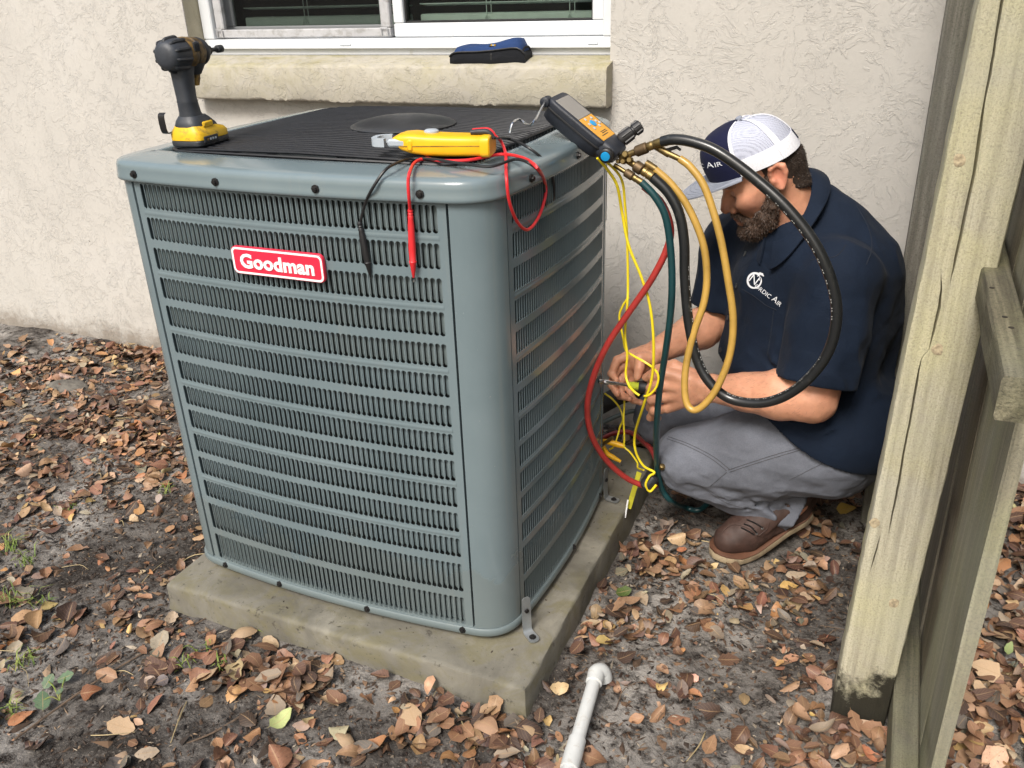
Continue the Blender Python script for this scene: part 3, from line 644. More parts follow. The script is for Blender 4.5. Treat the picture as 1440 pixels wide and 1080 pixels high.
def louvre_panel(side, singles):
    L = sum(np.linalg.norm(side_curve(side, a + .02) - side_curve(side, a)) for a in np.arange(0, 1, .02))
    m0, m1 = SEAM / L, 1 - SEAM / L; e0 = .016 / L; e1 = 1 - .016 / L
    def pt(t, z, d=0.0):
        c = side_curve(side, t); q = side_tan(side, t); n = np.array([q[1], -q[0]]); c = c - n * d; return (c[0], c[1], z)
    pitch = (e1 - e0) / NSLOT; hw = pitch * 0.44; V = []; F = []
    def av(p): V.append(p); return len(V) - 1
    zt, zb = ZT + .004, Z0 + .012
    bounds = [zt - .0] + [(ROWS[i][0] + ROWS[i + 1][1]) / 2 for i in range(len(ROWS) - 1)] + [zb]
    bounds[0] = ROWS[0][1] + .008; bounds[-1] = ROWS[-1][0] - .008
    blades = []
    def slotpts(t, za, zc, d):
        r = hw * L; out = []
        for (cz, a0) in ((zc - r, 0), (za + r, math.pi)):
            for k in range(6):
                a = a0 + math.pi * k / 5; out.append(pt(t + hw * math.cos(a), cz + r * math.sin(a) * 1.0, d))
        return out           # 12 pts: right-top round to left-top, left-bottom round to right-bottom
    for r, (za, zc) in enumerate(ROWS):
        hi, lo = bounds[r], bounds[r + 1]
        gr = [0.0] * 2
        rail = [[av(pt(e0 + pitch * j, z, 0)) for j in range(NSLOT + 1)] for z in (hi, lo)]
        for j in range(NSLOT):
            t = e0 + pitch * (j + .5); H = [av(p) for p in slotpts(t, za, zc, 0)]; I = [av(p) for p in slotpts(t, za, zc, .0016)]
            A, B, C, D = rail[0][j + 1], rail[0][j], rail[1][j], rail[1][j + 1]     # top right, top left, bottom left, bottom right
            for q, cn in ((0, A), (3, B), (6, C), (9, D)):
                F.append([cn, H[q], H[q + 1]]); F.append([cn, H[q + 1], H[q + 2]])
            F += [[A, H[2], H[3], B], [B, H[5], H[6], C], [C, H[8], H[9], D], [D, H[11], H[0], A]]
            for q in range(12): F.append([H[q], I[q], I[(q + 1) % 12], H[(q + 1) % 12]])
            blades.append((r, t, (za + zc) / 2, zc - za))
    # plain borders
    def strip(t0, t1, z0, z1, n):
        ts = np.linspace(t0, t1, n); a = [av(pt(t, z1)) for t in ts]; b = [av(pt(t, z0)) for t in ts]
        for i in range(n - 1): F.append([a[i], b[i], b[i + 1], a[i + 1]])
    strip(m0, m1, bounds[0], zt, 30); strip(m0, m1, zb, bounds[-1], 30); strip(m0, e0, bounds[-1], bounds[0], 2); strip(e1, m1, bounds[-1], bounds[0], 2)
    # returned edges and pressed ribs between the row pairs
    for t in (m0, m1): a = [av(pt(t, z)) for z in (zb, zt)]; b = [av(pt(t, z, .018)) for z in (zb, zt)]; F.append([a[0], a[1], b[1], b[0]])
    for i in (0, 2, 4, 6, 8, 10):
        z = bounds[i + 1]; ts = np.linspace(e0, e1, 34); g = [[av(pt(t, z + dz, -o)) for t in ts] for dz, o in ((.0038, .0001), (.0014, .0007), (-.0014, .0007), (-.0038, .0001))]
        for k in range(3):
            for j in range(33): F.append([g[k][j], g[k + 1][j], g[k + 1][j + 1], g[k][j + 1]])
    pnl = mesh_ob('louvred_panel', V, F, M_PAINT, AC, angle=30, recalc=True)
    w = hw * 2 * L * 1.12; BV, BF = blademe(.0425, w, side == 1); BV2, BF2 = blademe(.0645, w, side == 1); base = wloc(AC)
    def bme(V, F):
        me = bpy.data.meshes.new('louvre'); me.from_pydata(V, [], F); me.materials.append(M_PAINT); me.shade_smooth(); return me
    me1, me2 = bme(BV, BF), bme(BV2, BF2); sv = MB()
    for r, t, z, h in blades:
        c = np.array(pt(t, z, .0008)); q = side_tan(side, t); ang = math.atan2(q[1], q[0]); tall = h > .05
        if r < singles:
            o = bpy.data.objects.new('louvre', me2 if tall else me1); COL.objects.link(o); o.parent = pnl; o.location = Vector(c - base); o.rotation_euler = (0, 0, ang)
        else:
            b = np.array(BV2 if tall else BV); X = np.array([q[0], q[1], 0]); Y = np.array([-q[1], q[0], 0])
            sv.add(c + b[:, :1] * X + b[:, 1:2] * Y + b[:, 2:] * W3[2], BF2 if tall else BF)
    if sv.n: sv.build('louvre_rows', M_PAINT, pnl, kind='stuff', recalc=False)
    return pnl
front = louvre_panel(0, 5)
right = louvre_panel(1, 0)
for k in (2, 3):                                            # plain far sides, out of view
    m = MB(); c = np.array([side_curve(k, t) for t in np.linspace(.004, .996, 20)]); m.rings([np.column_stack([c, np.full(20, z)]) for z in (Z0 + .012, ZT + .004)], closed=False, cap=False); m.build('side_panel', M_PAINT, AC)
def lid():
    m = MB(); prof = [(-.012, ZT + .001), (.0085, ZT), (.0105, ZT + .002), (.0108, ZT + .006), (.0095, ZT + .010), (.0088, ZT + .020), (.0080, ZT + .0265), (.0058, ZT + .0318), (.000, ZT + .0348), (-.010, ZT + .0366), (-.030, ZT + .0392), (-.050, ZT + .0412), (-.062, ZT + .0420), (-.066, ZT + .0405), (-.068, ZT + .033), (-.068, ZT + .006)]
    m.rings([oring(o, z) for o, z in prof], cap=False); return m.build('lid', M_PAINT, AC, angle=None)
lid()
m = MB(); m.rings([oring(-.069, ZT - .05), oring(-.30, ZT - .09)], cap=True); m.build('dark_fan_floor', M_BLACK, AC)  # black sheet stands in for the shaded fan interior under the guard
# fan guard: parallel black wires whose ends hook over the lid, hub plate over the motor
ZG = ZT + .0445
m = MB(); gx0, gx1, gy0, gy1 = -.302, .302, -.268, .270
for i, y in enumerate(np.linspace(gy0, gy1, 36)):
    cut = .045 * max(0, 1 - min(y - gy0, gy1 - y) / .045) ** 2
    z = ZG + .010 * (1 - ((y - 0) / .30) ** 2) * .6
    jig = lambda: random.uniform(-.0012, .0012)
    pts = [(gx0 + cut, y, ZG - .012), (gx0 + cut + .001, y, ZG - .001), (gx0 + cut + .012, y, ZG + .001), (-.15, y + jig(), z + .002), (0, y + jig(), z + .004), (.15, y + jig(), z + .002), (gx1 - cut - .012, y, ZG + .001), (gx1 - cut - .001, y, ZG - .001), (gx1 - cut, y, ZG - .012)]
    m.tube(pts, .0030, 7, smooth=False)
for x in (-.2, -.07, .07, .2): m.tube([(x, gy0 - .004, ZG - .003), (x, -.1, ZG + .001), (x, .1, ZG + .001), (x, gy1 + .004, ZG - .003)], .0028, 6)
m.tube([(gx0 + .045, gy0 - .003, ZG - .002), (gx0 + .02, gy0 + .01, ZG - .002), (gx0, gy0 + .045, ZG - .002), (gx0, gy1 - .045, ZG - .002), (gx0 + .02, gy1 - .01, ZG - .002), (gx0 + .045, gy1 + .003, ZG - .002), (gx1 - .045, gy1 + .003, ZG - .002), (gx1 - .02, gy1 - .01, ZG - .002), (gx1, gy1 - .045, ZG - .002), (gx1, gy0 + .045, ZG - .002), (gx1 - .02, gy0 + .01, ZG - .002), (gx1 - .045, gy0 - .003, ZG - .002), (gx0 + .045, gy0 - .003, ZG - .002)], .0026, 6, smooth=False)
m.build('fan_guard', M_WIRE, AC)
m = MB(); m.lathe((.045, .0, ZG + .0125), (0, 0, 1), [(-.012, .094), (.0, .0995), (.0012, .0985), (.006, .088), (.0115, .064), (.0145, .034), (.0155, .004)], 48); m.build('hub_plate', simple('black plastic', (0.026, 0.027, 0.029), 0.40, var=0.15, spec=0.5), AC, angle=50)
def on_face(side, t, z, out=0.0):
    c = side_curve(side, t); q = side_tan(side, t); n = np.array([q[1], -q[0]]); c = c + n * out
    return np.array([c[0], c[1], z]), np.array([q[0], q[1], 0]), np.array([n[0], n[1], 0])
def screw(side, t, z, out):
    p, X, n = on_face(side, t, z, out); m = MB(); m.lathe(p, n, [(-.004, .0065), (.0006, .0068), (.0010, .0042), (.0042, .0040), (.0046, .002)], 8); m.build('screw', M_SCREW, AC)
for t in (.035, .34, .655, .94): screw(0, t, ZT + .014, .0115)
for t in (.13, .53, .9): screw(1, t, ZT + .014, .0115)
for t in (.06, .30, .64, .965): screw(0, t, Z0 + .004, .0065)
for t in (.04, .5, .93): screw(1, t, Z0 + .004, .0065)
# red badge with raised white rim and lettering
def rrect(w, h, r, n=5):
    out = []
    for cx, cy, a0 in ((w / 2 - r, h / 2 - r, 0), (-w / 2 + r, h / 2 - r, 90), (-w / 2 + r, -h / 2 + r, 180), (w / 2 - r, -h / 2 + r, 270)):
        for k in range(n): a = math.radians(a0 + 90 * k / (n - 1)); out.append((cx + r * math.cos(a), cy + r * math.sin(a)))
    return np.array(out)
bc = (P(328, 345, y=-.353) + P(455, 398, y=-.353)) / 2; bt = (bc[0] + HX - CL) / (2 * HX - CL - CR); bp, bX, bn = on_face(0, bt, bc[2], .001); bU = W3[2]
def plate(w, h, r, d0, d1, c=.001):
    R = [np.array([bp + a * bX + b * bU + bn * d for a, b in rrect(w - 2 * i, h - 2 * i, max(r - i, .001))]) for i, d in ((0, d0), (0, d1 - c), (c, d1))]
    return MB().rings(R)
BG = plate(.186, .0485, .010, 0, .0065).build('badge', M_RED, AC, angle=30)
m = MB(); ro = rrect(.183, .0455, .009); ri = rrect(.176, .0385, .006); k = len(ro); Vv = [bp + a * bX + b * bU + bn * .0068 for a, b in ro] + [bp + a * bX + b * bU + bn * .0068 for a, b in ri]
m.add(Vv, [[i, (i + 1) % k, k + (i + 1) % k, k + i] for i in range(k)]); m.build('rim', M_WHITE, BG, recalc=False, smooth=False)
tv, tf = text_mesh('Goodman', .0335, .0006, .0011, 1.03); tv[:, 0] *= .150 / (tv[:, 0].max() - tv[:, 0].min()); tv[:, 1] -= (tv[:, 1].max() + tv[:, 1].min()) / 2
mesh_ob('lettering', bp + tv[:, :1] * bX + tv[:, 1:2] * bU + (tv[:, 2:] + .0072) * bn, tf, M_WHITE, BG, smooth=False)
# rating label on the rear corner post
def label_mat():
    m, nt, bs = new_mat('printed label'); v = coords(nt)
    n = noise(nt, 30, 3, 0.6, 0, coords(nt, (2, 2, 1))); setc(nt, bs, ramp(nt, n, [(0.44, (0.72, 0.66, 0.05)), (0.50, (0.75, 0.69, 0.06)), (0.56, (0.70, 0.70, 0.62))])); bs.inputs['Roughness'].default_value = 0.4; return m
cc = corner_curve(1, 15); ct = np.gradient(cc, axis=0); ct /= np.linalg.norm(ct, axis=1)[:, None]; cn = np.stack([ct[:, 1], -ct[:, 0]], 1)
m = MB(); pr = (cc + cn * .0022)[2:8]; m.rings([np.column_stack([pr, np.full(6, z)]) for z in (.735, .875)], closed=False, cap=False); m.build('rating_label', label_mat(), AC, recalc=False)
# hold-down brackets bolted to the pad
for (c0, an, lab) in (((.386, -.274), -38, 'front galvanised hold-down bracket'), ((.383, .225), -8, 'rear galvanised hold-down bracket')):
    nx_, ny_ = math.cos(math.radians(an)), math.sin(math.radians(an)); wx, wy = -ny_, nx_; th = .0022
    R = []
    for d, z, w in ((.0, .152, .005), (.0008, .148, .0085), (.001, .115, .0095), (.002, .082, .0095), (.004, .075, .0095), (.008, .0716, .0100), (.030, .0712, .0105), (.0345, .0712, .0085), (.037, .0712, .004)):
        b_ = np.array([c0[0] + nx_ * d, c0[1] + ny_ * d, z]); W_ = np.array([wx, wy, 0]) * w; q_ = min(1, d / .008); o_ = np.array([nx_ * th * (1 - q_), ny_ * th * (1 - q_), th * q_])
        R.append(np.array([b_ - W_, b_ + W_, b_ + W_ + o_, b_ - W_ + o_]))
    b = MB().rings(R).build('bracket', M_GALV, AC, angle=40); b['label'] = lab
    m = MB(); m.lathe((c0[0] + nx_ * .024, c0[1] + ny_ * .024, .0725), (0, 0, 1), [(0, .0072), (.0022, .0070), (.0024, .0045), (.005, .0042)], 8); m.lathe((c0[0] + nx_ * .002, c0[1] + ny_ * .002, .122), (nx_, ny_, 0), [(0, .005), (.004, .0045)], 8); m.build('bolt', M_SCREW, b)
# ================================================================== technician crouching behind the unit
from mathutils.bvhtree import BVHTree
def cmat(name, rough=0.5, sss=0.0, fine=260, fb=0.3, var=0.2, vs=60, spec=0.4):
    m, nt, bs = new_mat(name); a = nt.nodes.new('ShaderNodeVertexColor'); a.layer_name = 'Col'; v = coords(nt)
    n = noise(nt, vs, 5, 0.65, 0.2, v); k = nt.nodes.new('ShaderNodeMapRange'); k.inputs[3].default_value = 1 - var; k.inputs[4].default_value = 1 + var
    nt.links.new(n, k.inputs[0]); sc = nt.nodes.new('ShaderNodeVectorMath'); sc.operation = 'SCALE'; nt.links.new(a.outputs[0], sc.inputs[0]); nt.links.new(k.outputs[0], sc.inputs['Scale'])
    nt.links.new(sc.outputs[0], bs.inputs['Base Color']); bs.inputs['Roughness'].default_value = rough; bs.inputs['Specular IOR Level'].default_value = spec
    if sss: bs.inputs['Subsurface Weight'].default_value = sss; bs.inputs['Subsurface Radius'].default_value = (0.9, 0.35, 0.2); bs.inputs['Subsurface Scale'].default_value = 0.006
    bump(nt, bs, noise(nt, fine, 3, 0.7, 0, v), fb, 0.0012); return m
M_SKIN = cmat('skin', 0.46, 0.14, 260, 0.38, 0.17, 85)
def fabric(name, c, rough=0.85, var=0.14, weave=900, wr=0.42):
    m, nt, bs = new_mat(name); v = coords(nt)
    col = ramp(nt, noise(nt, 14, 5, 0.6, 0.3, v), [(0.3, tuple(x * (1 - var) for x in c)), (0.7, tuple(x * (1 + var) for x in c))])
    col = mix(nt, ramp(nt, noise(nt, 400, 2, 0.6, 0, v), [(0.35, (0.35,) * 3), (0.6, (0, 0, 0))]), col, tuple(x * 0.6 for x in c))
    setc(nt, bs, col); bs.inputs['Roughness'].default_value = rough; bs.inputs['Specular IOR Level'].default_value = 0.2
    bs.inputs['Sheen Weight'].default_value = 0.02; bs.inputs['Sheen Roughness'].default_value = 0.5
    n1 = bump(nt, bs, noise(nt, 22, 4, 0.55, 0.8, v), wr, 0.006); bump(nt, bs, noise(nt, weave, 2, 0.6, 0, v), 0.25, 0.0006, n1); return m
M_SHIRT = fabric('navy work shirt', (0.0062, 0.0125, 0.027)); M_TROUS = fabric('grey work trousers', (0.145, 0.155, 0.185), wr=0.35)
M_HAIR = simple('dark brown hair', (0.030, 0.018, 0.012), 0.6, var=0.45, vscale=300, bmp=0.8, bscale=700)
M_BEARD = simple('brown beard hair', (0.058, 0.034, 0.022), 0.6, var=0.55, vscale=220, bmp=0.8, bscale=600)
M_LEATHER = simple('dark brown leather', (0.046, 0.023, 0.017), 0.66, var=0.3, vscale=40, bmp=0.3, bscale=160, dirt=((0.13, 0.10, 0.08), 50, 0.6, 0.35))
M_CREPE = simple('cream crepe sole', (0.30, 0.235, 0.15), 0.85, var=0.2, vscale=60, dirt=((0.12, 0.09, 0.06), 40, 0.5, 0.6))
M_WELT = simple('russet welt', (0.10, 0.042, 0.022), 0.7)
pit, yaw = math.radians(27), math.radians(19)
HF = np.array([-math.cos(pit) * math.cos(yaw), -math.cos(pit) * math.sin(yaw), -math.sin(pit)])
HS = np.cross([0, 0, 1.0], HF); HS /= np.linalg.norm(HS); HU = np.cross(HF, HS); HU = HU if HU[2] > 0 else -HU
HO = np.array([.707, .253, .847]) - .076 * HS
HR = np.array([HF, HU, HS])
HK = 0.94
def H(f, u, s): return HO + (HF * f + HU * u + HS * s) * HK
MAN = thing('person', 'crouching man in navy shirt, grey trousers and white mesh cap holding a screwdriver', 'person', (.72, .33, 0))

SHL, ELL, WRL = np.array([.840, .235, .668]), np.array([.826, .163, .438]), np.array([.625, .215, .405])
SHR, ELR, WRR = np.array([.606, .485, .640]), np.array([.585, .465, .470]), P(928, 492, y=.315)
PEL = np.array([.860, .385, .270]); HIPL, KNL, ANL = np.array([.860, .295, .270]), np.array([.575, .255, .200]), np.array([.800, .315, .105])
HIPR, KNR, ANR = np.array([.830, .470, .270]), np.array([.462, .470, .185]), np.array([.730, .520, .090])
TORSO = [((.822, .385, .650), (.135, .085, .085)), ((.775, .375, .570), (.185, .130, .17)), ((.775, .365, .430), (.175, .150, .15)), ((.850, .385, .290), (.165, .140, .13)), ((.845, .395, .530), (.12, .105, .19))]
TD = np.array([-.70, -.70, -.12]); TD /= np.linalg.norm(TD); TW = np.array([-.707, .707, 0]); TU = np.cross(TW, TD); TU = TU if TU[2] > 0 else -TU
TR = np.array([TW, TD, TU])
NB = np.array([.708, .354, .762])

F0 = Field((.33, .08, .02), (1.02, .70, 1.0), 0.0029)
for c, r in TORSO: F0.ell(c, np.array(r) - .028, TR, .05)
F0.cone(HO - HF * .004 - HU * .02, NB, .056, .066, .02).cone(NB, NB + (.035, .02, -.09), .064, .080, .02)
F0.path([NB + (.04, -.05, -.09), SHL], [.04, .054], .03).path([NB + (-.03, .08, -.12), SHR], [.04, .054], .03)
F0.path([SHL, (SHL + ELL) / 2, ELL], [.060, .056, .046], .02).path([ELL, ELL * .68 + WRL * .32 + (0, 0, .002), ELL * .35 + WRL * .65, WRL], [.046, .050, .040, .0295], .012)
F0.path([SHR, ELR], [.06, .045], .02).path([ELR, ELR * .65 + WRR * .35, WRR], [.046, .047, .029], .012)
for hp, kn, an in ((HIPL, KNL, ANL), (HIPR, KNR, ANR)): F0.path([hp, kn, an], [.075, .056, .040], .01)
# --- head
F0.ell(H(.010, .030, 0), (.071, .073, .068), HR, .02).ell(H(.042, -.012, 0), (.056, .073, .056), HR, .025)
F0.ell(H(.045, -.084, 0), (.043, .032, .042), HR, .02).ball(H(.080, -.100, 0), .018, .02)
F0.cone(H(.079, .015, -.034), H(.079, .015, .034), .0140, .0140, .012)                                    # brow
F0.path([H(.088, .010, 0), H(.101, -.014, 0), H(.1130, -.034, 0)], [.0085, .0092, .0115], .008)            # nose
for s in (-1, 1):
    F0.ball(H(.098, -.040, s * .0125), .0095, .005); F0.ball(H(.066, -.026, s * .038), .024, .02)           # nostril wing, cheek
    F0.ball(H(.094, -.007, s * .031), .013, .010, 'sub'); F0.ball(H(.077, -.008, s * .031), .0132, .003)       # eye socket, eyeball under lids
    F0.cone(H(.0885, -.004, s * .020), H(.083, -.005, s * .043), .0042, .0036, .003)                          # upper lid
    F0.cone(H(.0865, -.015, s * .022), H(.082, -.014, s * .041), .0032, .0028, .004)                          # lower lid
    F0.ell(H(-.002, .000, s * .0745), (.0170, .0265, .0080), HR, .006)                                        # ear
    hel = [H(.010 * .86, .012 * .86, s * .078), H(.006 * .86, .027 * .86, s * .081), H(-.007, .0275, s * .083), H(-.018, .019, s * .085), H(-.019, .0035, s * .083), H(-.012, -.012, s * .080), H(-.002, -.0235, s * .077)]
    F0.path(hel, [.0042, .0050, .0052, .0052, .0048, .0050, .0068], .004)
    F0.ell(H(-.001, .005, s * .084), (.0075, .0118, .0060), HR, .004, 'sub'); F0.ball(H(.008, -.004, s * .079), .0048, .004)
F0.ball(H(.108, -.045, .0065), .0035, .003, 'sub').ball(H(.108, -.045, -.0065), .0035, .003, 'sub')
F0.path([H(.090, -.0645, -.022), H(.0985, -.061, 0), H(.090, -.0645, .022)], [.0045, .0068, .0045], .006)
F0.path([H(.088, -.073, -.018), H(.0955, -.076, 0), H(.088, -.073, .018)], [.0048, .0074, .0048], .006)
F0.path([H(.090, -.0685, -.024), H(.100, -.0685, 0), H(.090, -.0685, .024)], [.0018, .0018, .0018], .003, 'sub')
# --- hands
def finger(pts, rs): F0.path(pts, rs, .0035)
# left fist (near, back of the hand to the camera) closed on the screwdriver handle
q = lambda u, v, y: P(u, v, y=y)
kl = [q(936, 524, .205), q(933, 541, .202), q(935, 558, .206), q(940, 573, .213)]
for i, k in enumerate(kl): F0.path([WRL + np.array([-.008, .0, (.012, .004, -.006, -.014)[i]]), (WRL + k) / 2 + (0, -.004, .002), k], [.017, .0165, .0128], .010)
F0.ball(q(962, 548, .225), .026, .015)
for (a, b, c, r) in (((918, 531, .222), (916, 541, .250), (930, 544, .268), .0092), ((915, 546, .220), (913, 556, .250), (928, 560, .268), .0096), ((916, 563, .224), (914, 573, .252), (930, 575, .268), .0092), ((919, 578, .230), (914, 587, .250), (926, 588, .266), .0082)):
    i = [531, 546, 563, 578].index(a[1]); finger([kl[i], q(*a), q(*b), q(*c)], [r + .0028, r + .0008, r, r * .88])
finger([q(975, 530, .222), q(948, 514, .224), q(926, 519, .238), q(908, 531, .246)], [.017, .0135, .0112, .0088])      # thumb along the handle
# right hand (far, palm towards the camera): thumb in front of the shaft, fingers behind it
pr = q(903, 512, .296)
kr = [q(884, 500, .298), q(879, 512, .304), q(881, 524, .310), q(888, 534, .316)]
for i, k in enumerate(kr): F0.path([WRR, (WRR + k) / 2, k], [.021, .0165, .0122], .010)
F0.ball(pr, .024, .014)
for i, (a, b, c, r) in enumerate((((868, 506, .286), (860, 526, .272), (866, 534, .258), .0090), ((866, 521, .292), (860, 541, .276), (868, 553, .262), .0094), ((872, 536, .298), (872, 556, .284), (885, 560, .268), .0090), ((884, 545, .304), (890, 563, .292), (901, 566, .278), .0078))):
    finger([kr[i], q(*a), q(*b), q(*c)], [r + .0028, r + .0008, r, r * .86])
finger([q(917, 505, .288), q(900, 504, .270), q(899, 518, .256), q(896, 531, .246)], [.018, .0132, .0112, .0088])
F0.disp(lambda p: .0012 * fbm(p, 55, 2, 3), .004)
BV, BF = F0.mesh()
L = (BV - HO) @ HR.T / HK
col = np.tile(np.array([.62, .305, .190]), (len(BV), 1))
def blob(c, r, rgb, w):
    g = np.exp(-(((L - np.array(c)) / np.array(r)) ** 2).sum(1)) * w; col[:] = col * (1 - g[:, None]) + np.array(rgb) * g[:, None]
for s in (-1, 1):
    blob((.062, -.032, s * .048), (.025, .022, .02), (.50, .185, .125), .7); blob((-.004, .0, s * .085), (.024, .034, .02), (.50, .17, .115), .75)
    blob((.088, -.0095, s * .031), (.012, .0028, .017), (.04, .02, .016), .95); blob((.088, .017, s * .033), (.012, .0045, .016), (.06, .032, .022), .85)
    blob((.085, -.018, s * .032), (.014, .006, .016), (.30, .13, .095), .5)
blob((.114, -.034, 0), (.016, .014, .016), (.52, .19, .13), .8); blob((.096, -.0685, 0), (.012, .008, .020), (.36, .115, .095), .75)
arm = (BV[:, 2] < .62); n1 = fbm(BV, 28, 3, 9)
col *= (1 + .10 * n1)[:, None]; red = np.clip(fbm(BV, 16, 2, 4), 0, 1)[:, None] * .22; col[:] = col * (1 - red) + np.array([.47, .185, .125]) * red
hb = ((L[:, 1] < .055) & (L[:, 0] < -.0)).astype(float)
stub = np.clip((-.012 - L[:, 1]) / .02, 0, 1) * np.clip((L[:, 0] + .01) / .02, 0, 1) * np.clip((L[:, 1] + .16) / .03, 0, 1) * (np.abs(L[:, 2]) < .1) * (BV[:, 2] > .66)
col[:] = col * (1 - .45 * stub[:, None]) + np.array([.07, .045, .035]) * .45 * stub[:, None]
body = mesh_ob('body', BV, BF, M_SKIN, MAN, angle=None, colors=col)
ARMHAIR = True
# --- eyebrow and beard hair: strands rooted on a soft bed
FB = Field(HO - .14, HO + .14, 0.0026)
for s in (-1, 1):
    FB.path([H(.014, .010, s * .070), H(.018, -.020, s * .0690), H(.028, -.055, s * .0640), H(.045, -.082, s * .054)], [.0060, .0090, .0125, .0140], .010)
    FB.path([H(.026, -.045, s * .0625), H(.055, -.068, s * .051), H(.074, -.086, s * .036)], [.0090, .0105, .0105], .010)
    FB.path([H(.045, -.080, s * .050), H(.072, -.098, s * .030), H(.088, -.104, 0)], [.016, .018, .019], .012)
    FB.path([H(.1025, -.0525, s * .004), H(.095, -.057, s * .020), H(.081, -.074, s * .033), H(.072, -.090, s * .036)], [.0050, .0060, .0075, .011], .006)
FB.ball(H(.066, -.104, 0), .027, .02).ball(H(.089, -.094, 0), .0125, .008)
FB.disp(lambda p: .0022 * fbm(p, 120, 3, 8) + .002 * fbm(p, 40, 2, 2), .010)
KV, KF = FB.mesh(); beard = mesh_ob('beard', KV, KF, M_BEARD, MAN, angle=None)
def strands(name, V, Fq, n, ln, dirfn, mats, parent, w=.00055, keep=None, seed=1):
    r = np.random.default_rng(seed); tri = Fq[r.integers(0, len(Fq), n)]; a = V[tri]; wt = r.dirichlet(np.ones(4), n); p = (a * wt[:, :, None]).sum(1)
    nr = np.cross(a[:, 1] - a[:, 0], a[:, 3] - a[:, 0]); nr /= np.linalg.norm(nr, axis=1)[:, None] + 1e-9
    if keep is not None: ok = keep(p, nr, r); p, nr = p[ok], nr[ok]
    n = len(p); d = dirfn(p, nr, r); d /= np.linalg.norm(d, axis=1)[:, None]; l = ln * r.uniform(.5, 1.3, n)[:, None]
    sd = np.cross(d, r.normal(size=(n, 3))); sd /= np.linalg.norm(sd, axis=1)[:, None]; mid = p + d * l * .55 + r.normal(size=(n, 3)) * .0008
    Vs = np.stack([p - sd * w, p + sd * w, mid + sd * w * .8, mid - sd * w * .8, p + d * l + HU * -.15 * l], 1).reshape(-1, 3)
    b = np.arange(n)[:, None] * 5; Fs = np.concatenate([b + [0, 1, 2], b + [0, 2, 3], b + [3, 2, 4]], 1).reshape(-1, 3)
    return mesh_ob(name, Vs, Fs, mats, parent, smooth=False, kind='stuff')
M_BSTR = simple('beard strand', (0.062, 0.037, 0.025), 0.5, var=0.35, vscale=90); M_HSTR = simple('hair strand', (0.040, 0.026, 0.018), 0.5, var=0.5, vscale=90)
strands('beard_hair', KV, KF, 9500, .0048, lambda p, n, r: n * .75 - HU * .75 + HF * .25 + r.normal(size=p.shape) * .3, M_BSTR, beard)
FH = Field(HO - .15, HO + .15, 0.0028)
FH.ell(H(.009, .026, 0), (.0755, .072, .0715), HR, .01).cone(H(-.024, .0, 0), H(-.016, -.05, 0), .048, .050, .02)
FH.ell(H(-.004, .000, .084), (.024, .034, .014), HR, .004, 'sub').ell(H(-.004, .000, -.084), (.024, .034, .014), HR, .004, 'sub')
FH.half(H(.016, 0, 0), HF * 1.0 + HU * -.25).half(H(0, .058, 0), HU).half(H(-.03, -.050, 0), -HU + HF * .45)
FH.disp(lambda p: .0012 * fbm(p, 160, 2, 6), .006)
HV, HFc = FH.mesh(); hair = mesh_ob('hair', HV, HFc, M_HAIR, MAN, angle=None)
strands('hair_strands', HV, HFc, 4200, .0032, lambda p, n, r: n * .45 - HU * .8 - HF * .35 + r.normal(size=p.shape) * .25, M_HSTR, hair, .0004, keep=lambda p, n, r: ((p - HO) @ HF < .012), seed=3)
strands('eyebrow', BV, BF, 60000, .006, lambda p, n, r: n * .35 - HF * .3 + HS * np.sign((p - HO) @ HS)[:, None] * .8 + HU * .15 + r.normal(size=p.shape) * .2, M_HSTR, MAN, .0004,
        keep=lambda p, n, r: (np.abs((p - HO) @ HU - .016) < .0045) & (np.abs(np.abs((p - HO) @ HS) - .033) < .017) & ((p - HO) @ HF > .05), seed=5)
fa = lambda p, a, b: (lambda t: np.linalg.norm(p - (a + t[:, None] * (b - a)), axis=1) < .07)(np.clip(((p - a) @ (b - a)) / ((b - a) @ (b - a)), .05, .95))
strands('arm_hair', BV, BF, 24000, .0085, lambda p, n, r: n * .35 + (WRL - ELL) / .2 * .8 - W3[2] * .4 + r.normal(size=p.shape) * .3, M_HSTR, MAN, .00011, keep=lambda p, n, r: (fa(p, ELL, WRL) | fa(p, ELR, WRR)) & (p[:, 2] > .30) & (p[:, 2] < .52) & (n[:, 2] > -.3), seed=11)
# --- shirt
FS = Field((.46, .06, .12), (1.03, .66, .84), 0.0040)
for c, r in TORSO: FS.ell(c, np.array(r) + .004, TR, .055)
FS.cone(NB + (.015, .0, -.055), NB + (.03, .01, -.13), .074, .12, .03)
FS.path([P(1139, 298, y=.385), P(1160, 331, y=.38), P(1192, 380, y=.37), P(1196, 450, y=.38)], [.058, .088, .090, .10], .03)
FS.path([NB + (.05, -.05, -.075), SHL + (.0, 0, -.004)], [.050, .074], .04).path([NB + (-.05, .08, -.075), SHR], [.056, .074], .04)
SLL = SHL + (ELL - SHL) * .86; SLR = SHR + (ELR - SHR) * .84
FS.path([SHL, (SHL + SLL) / 2 + (.002, 0, 0), SLL + (ELL - SHL) * .12], [.076, .074, .074], .012).path([SHR, SLR + (ELR - SHR) * .1], [.076, .072], .022)
dl = (ELL - SHL) / np.linalg.norm(ELL - SHL); dr = (ELR - SHR) / np.linalg.norm(ELR - SHR)
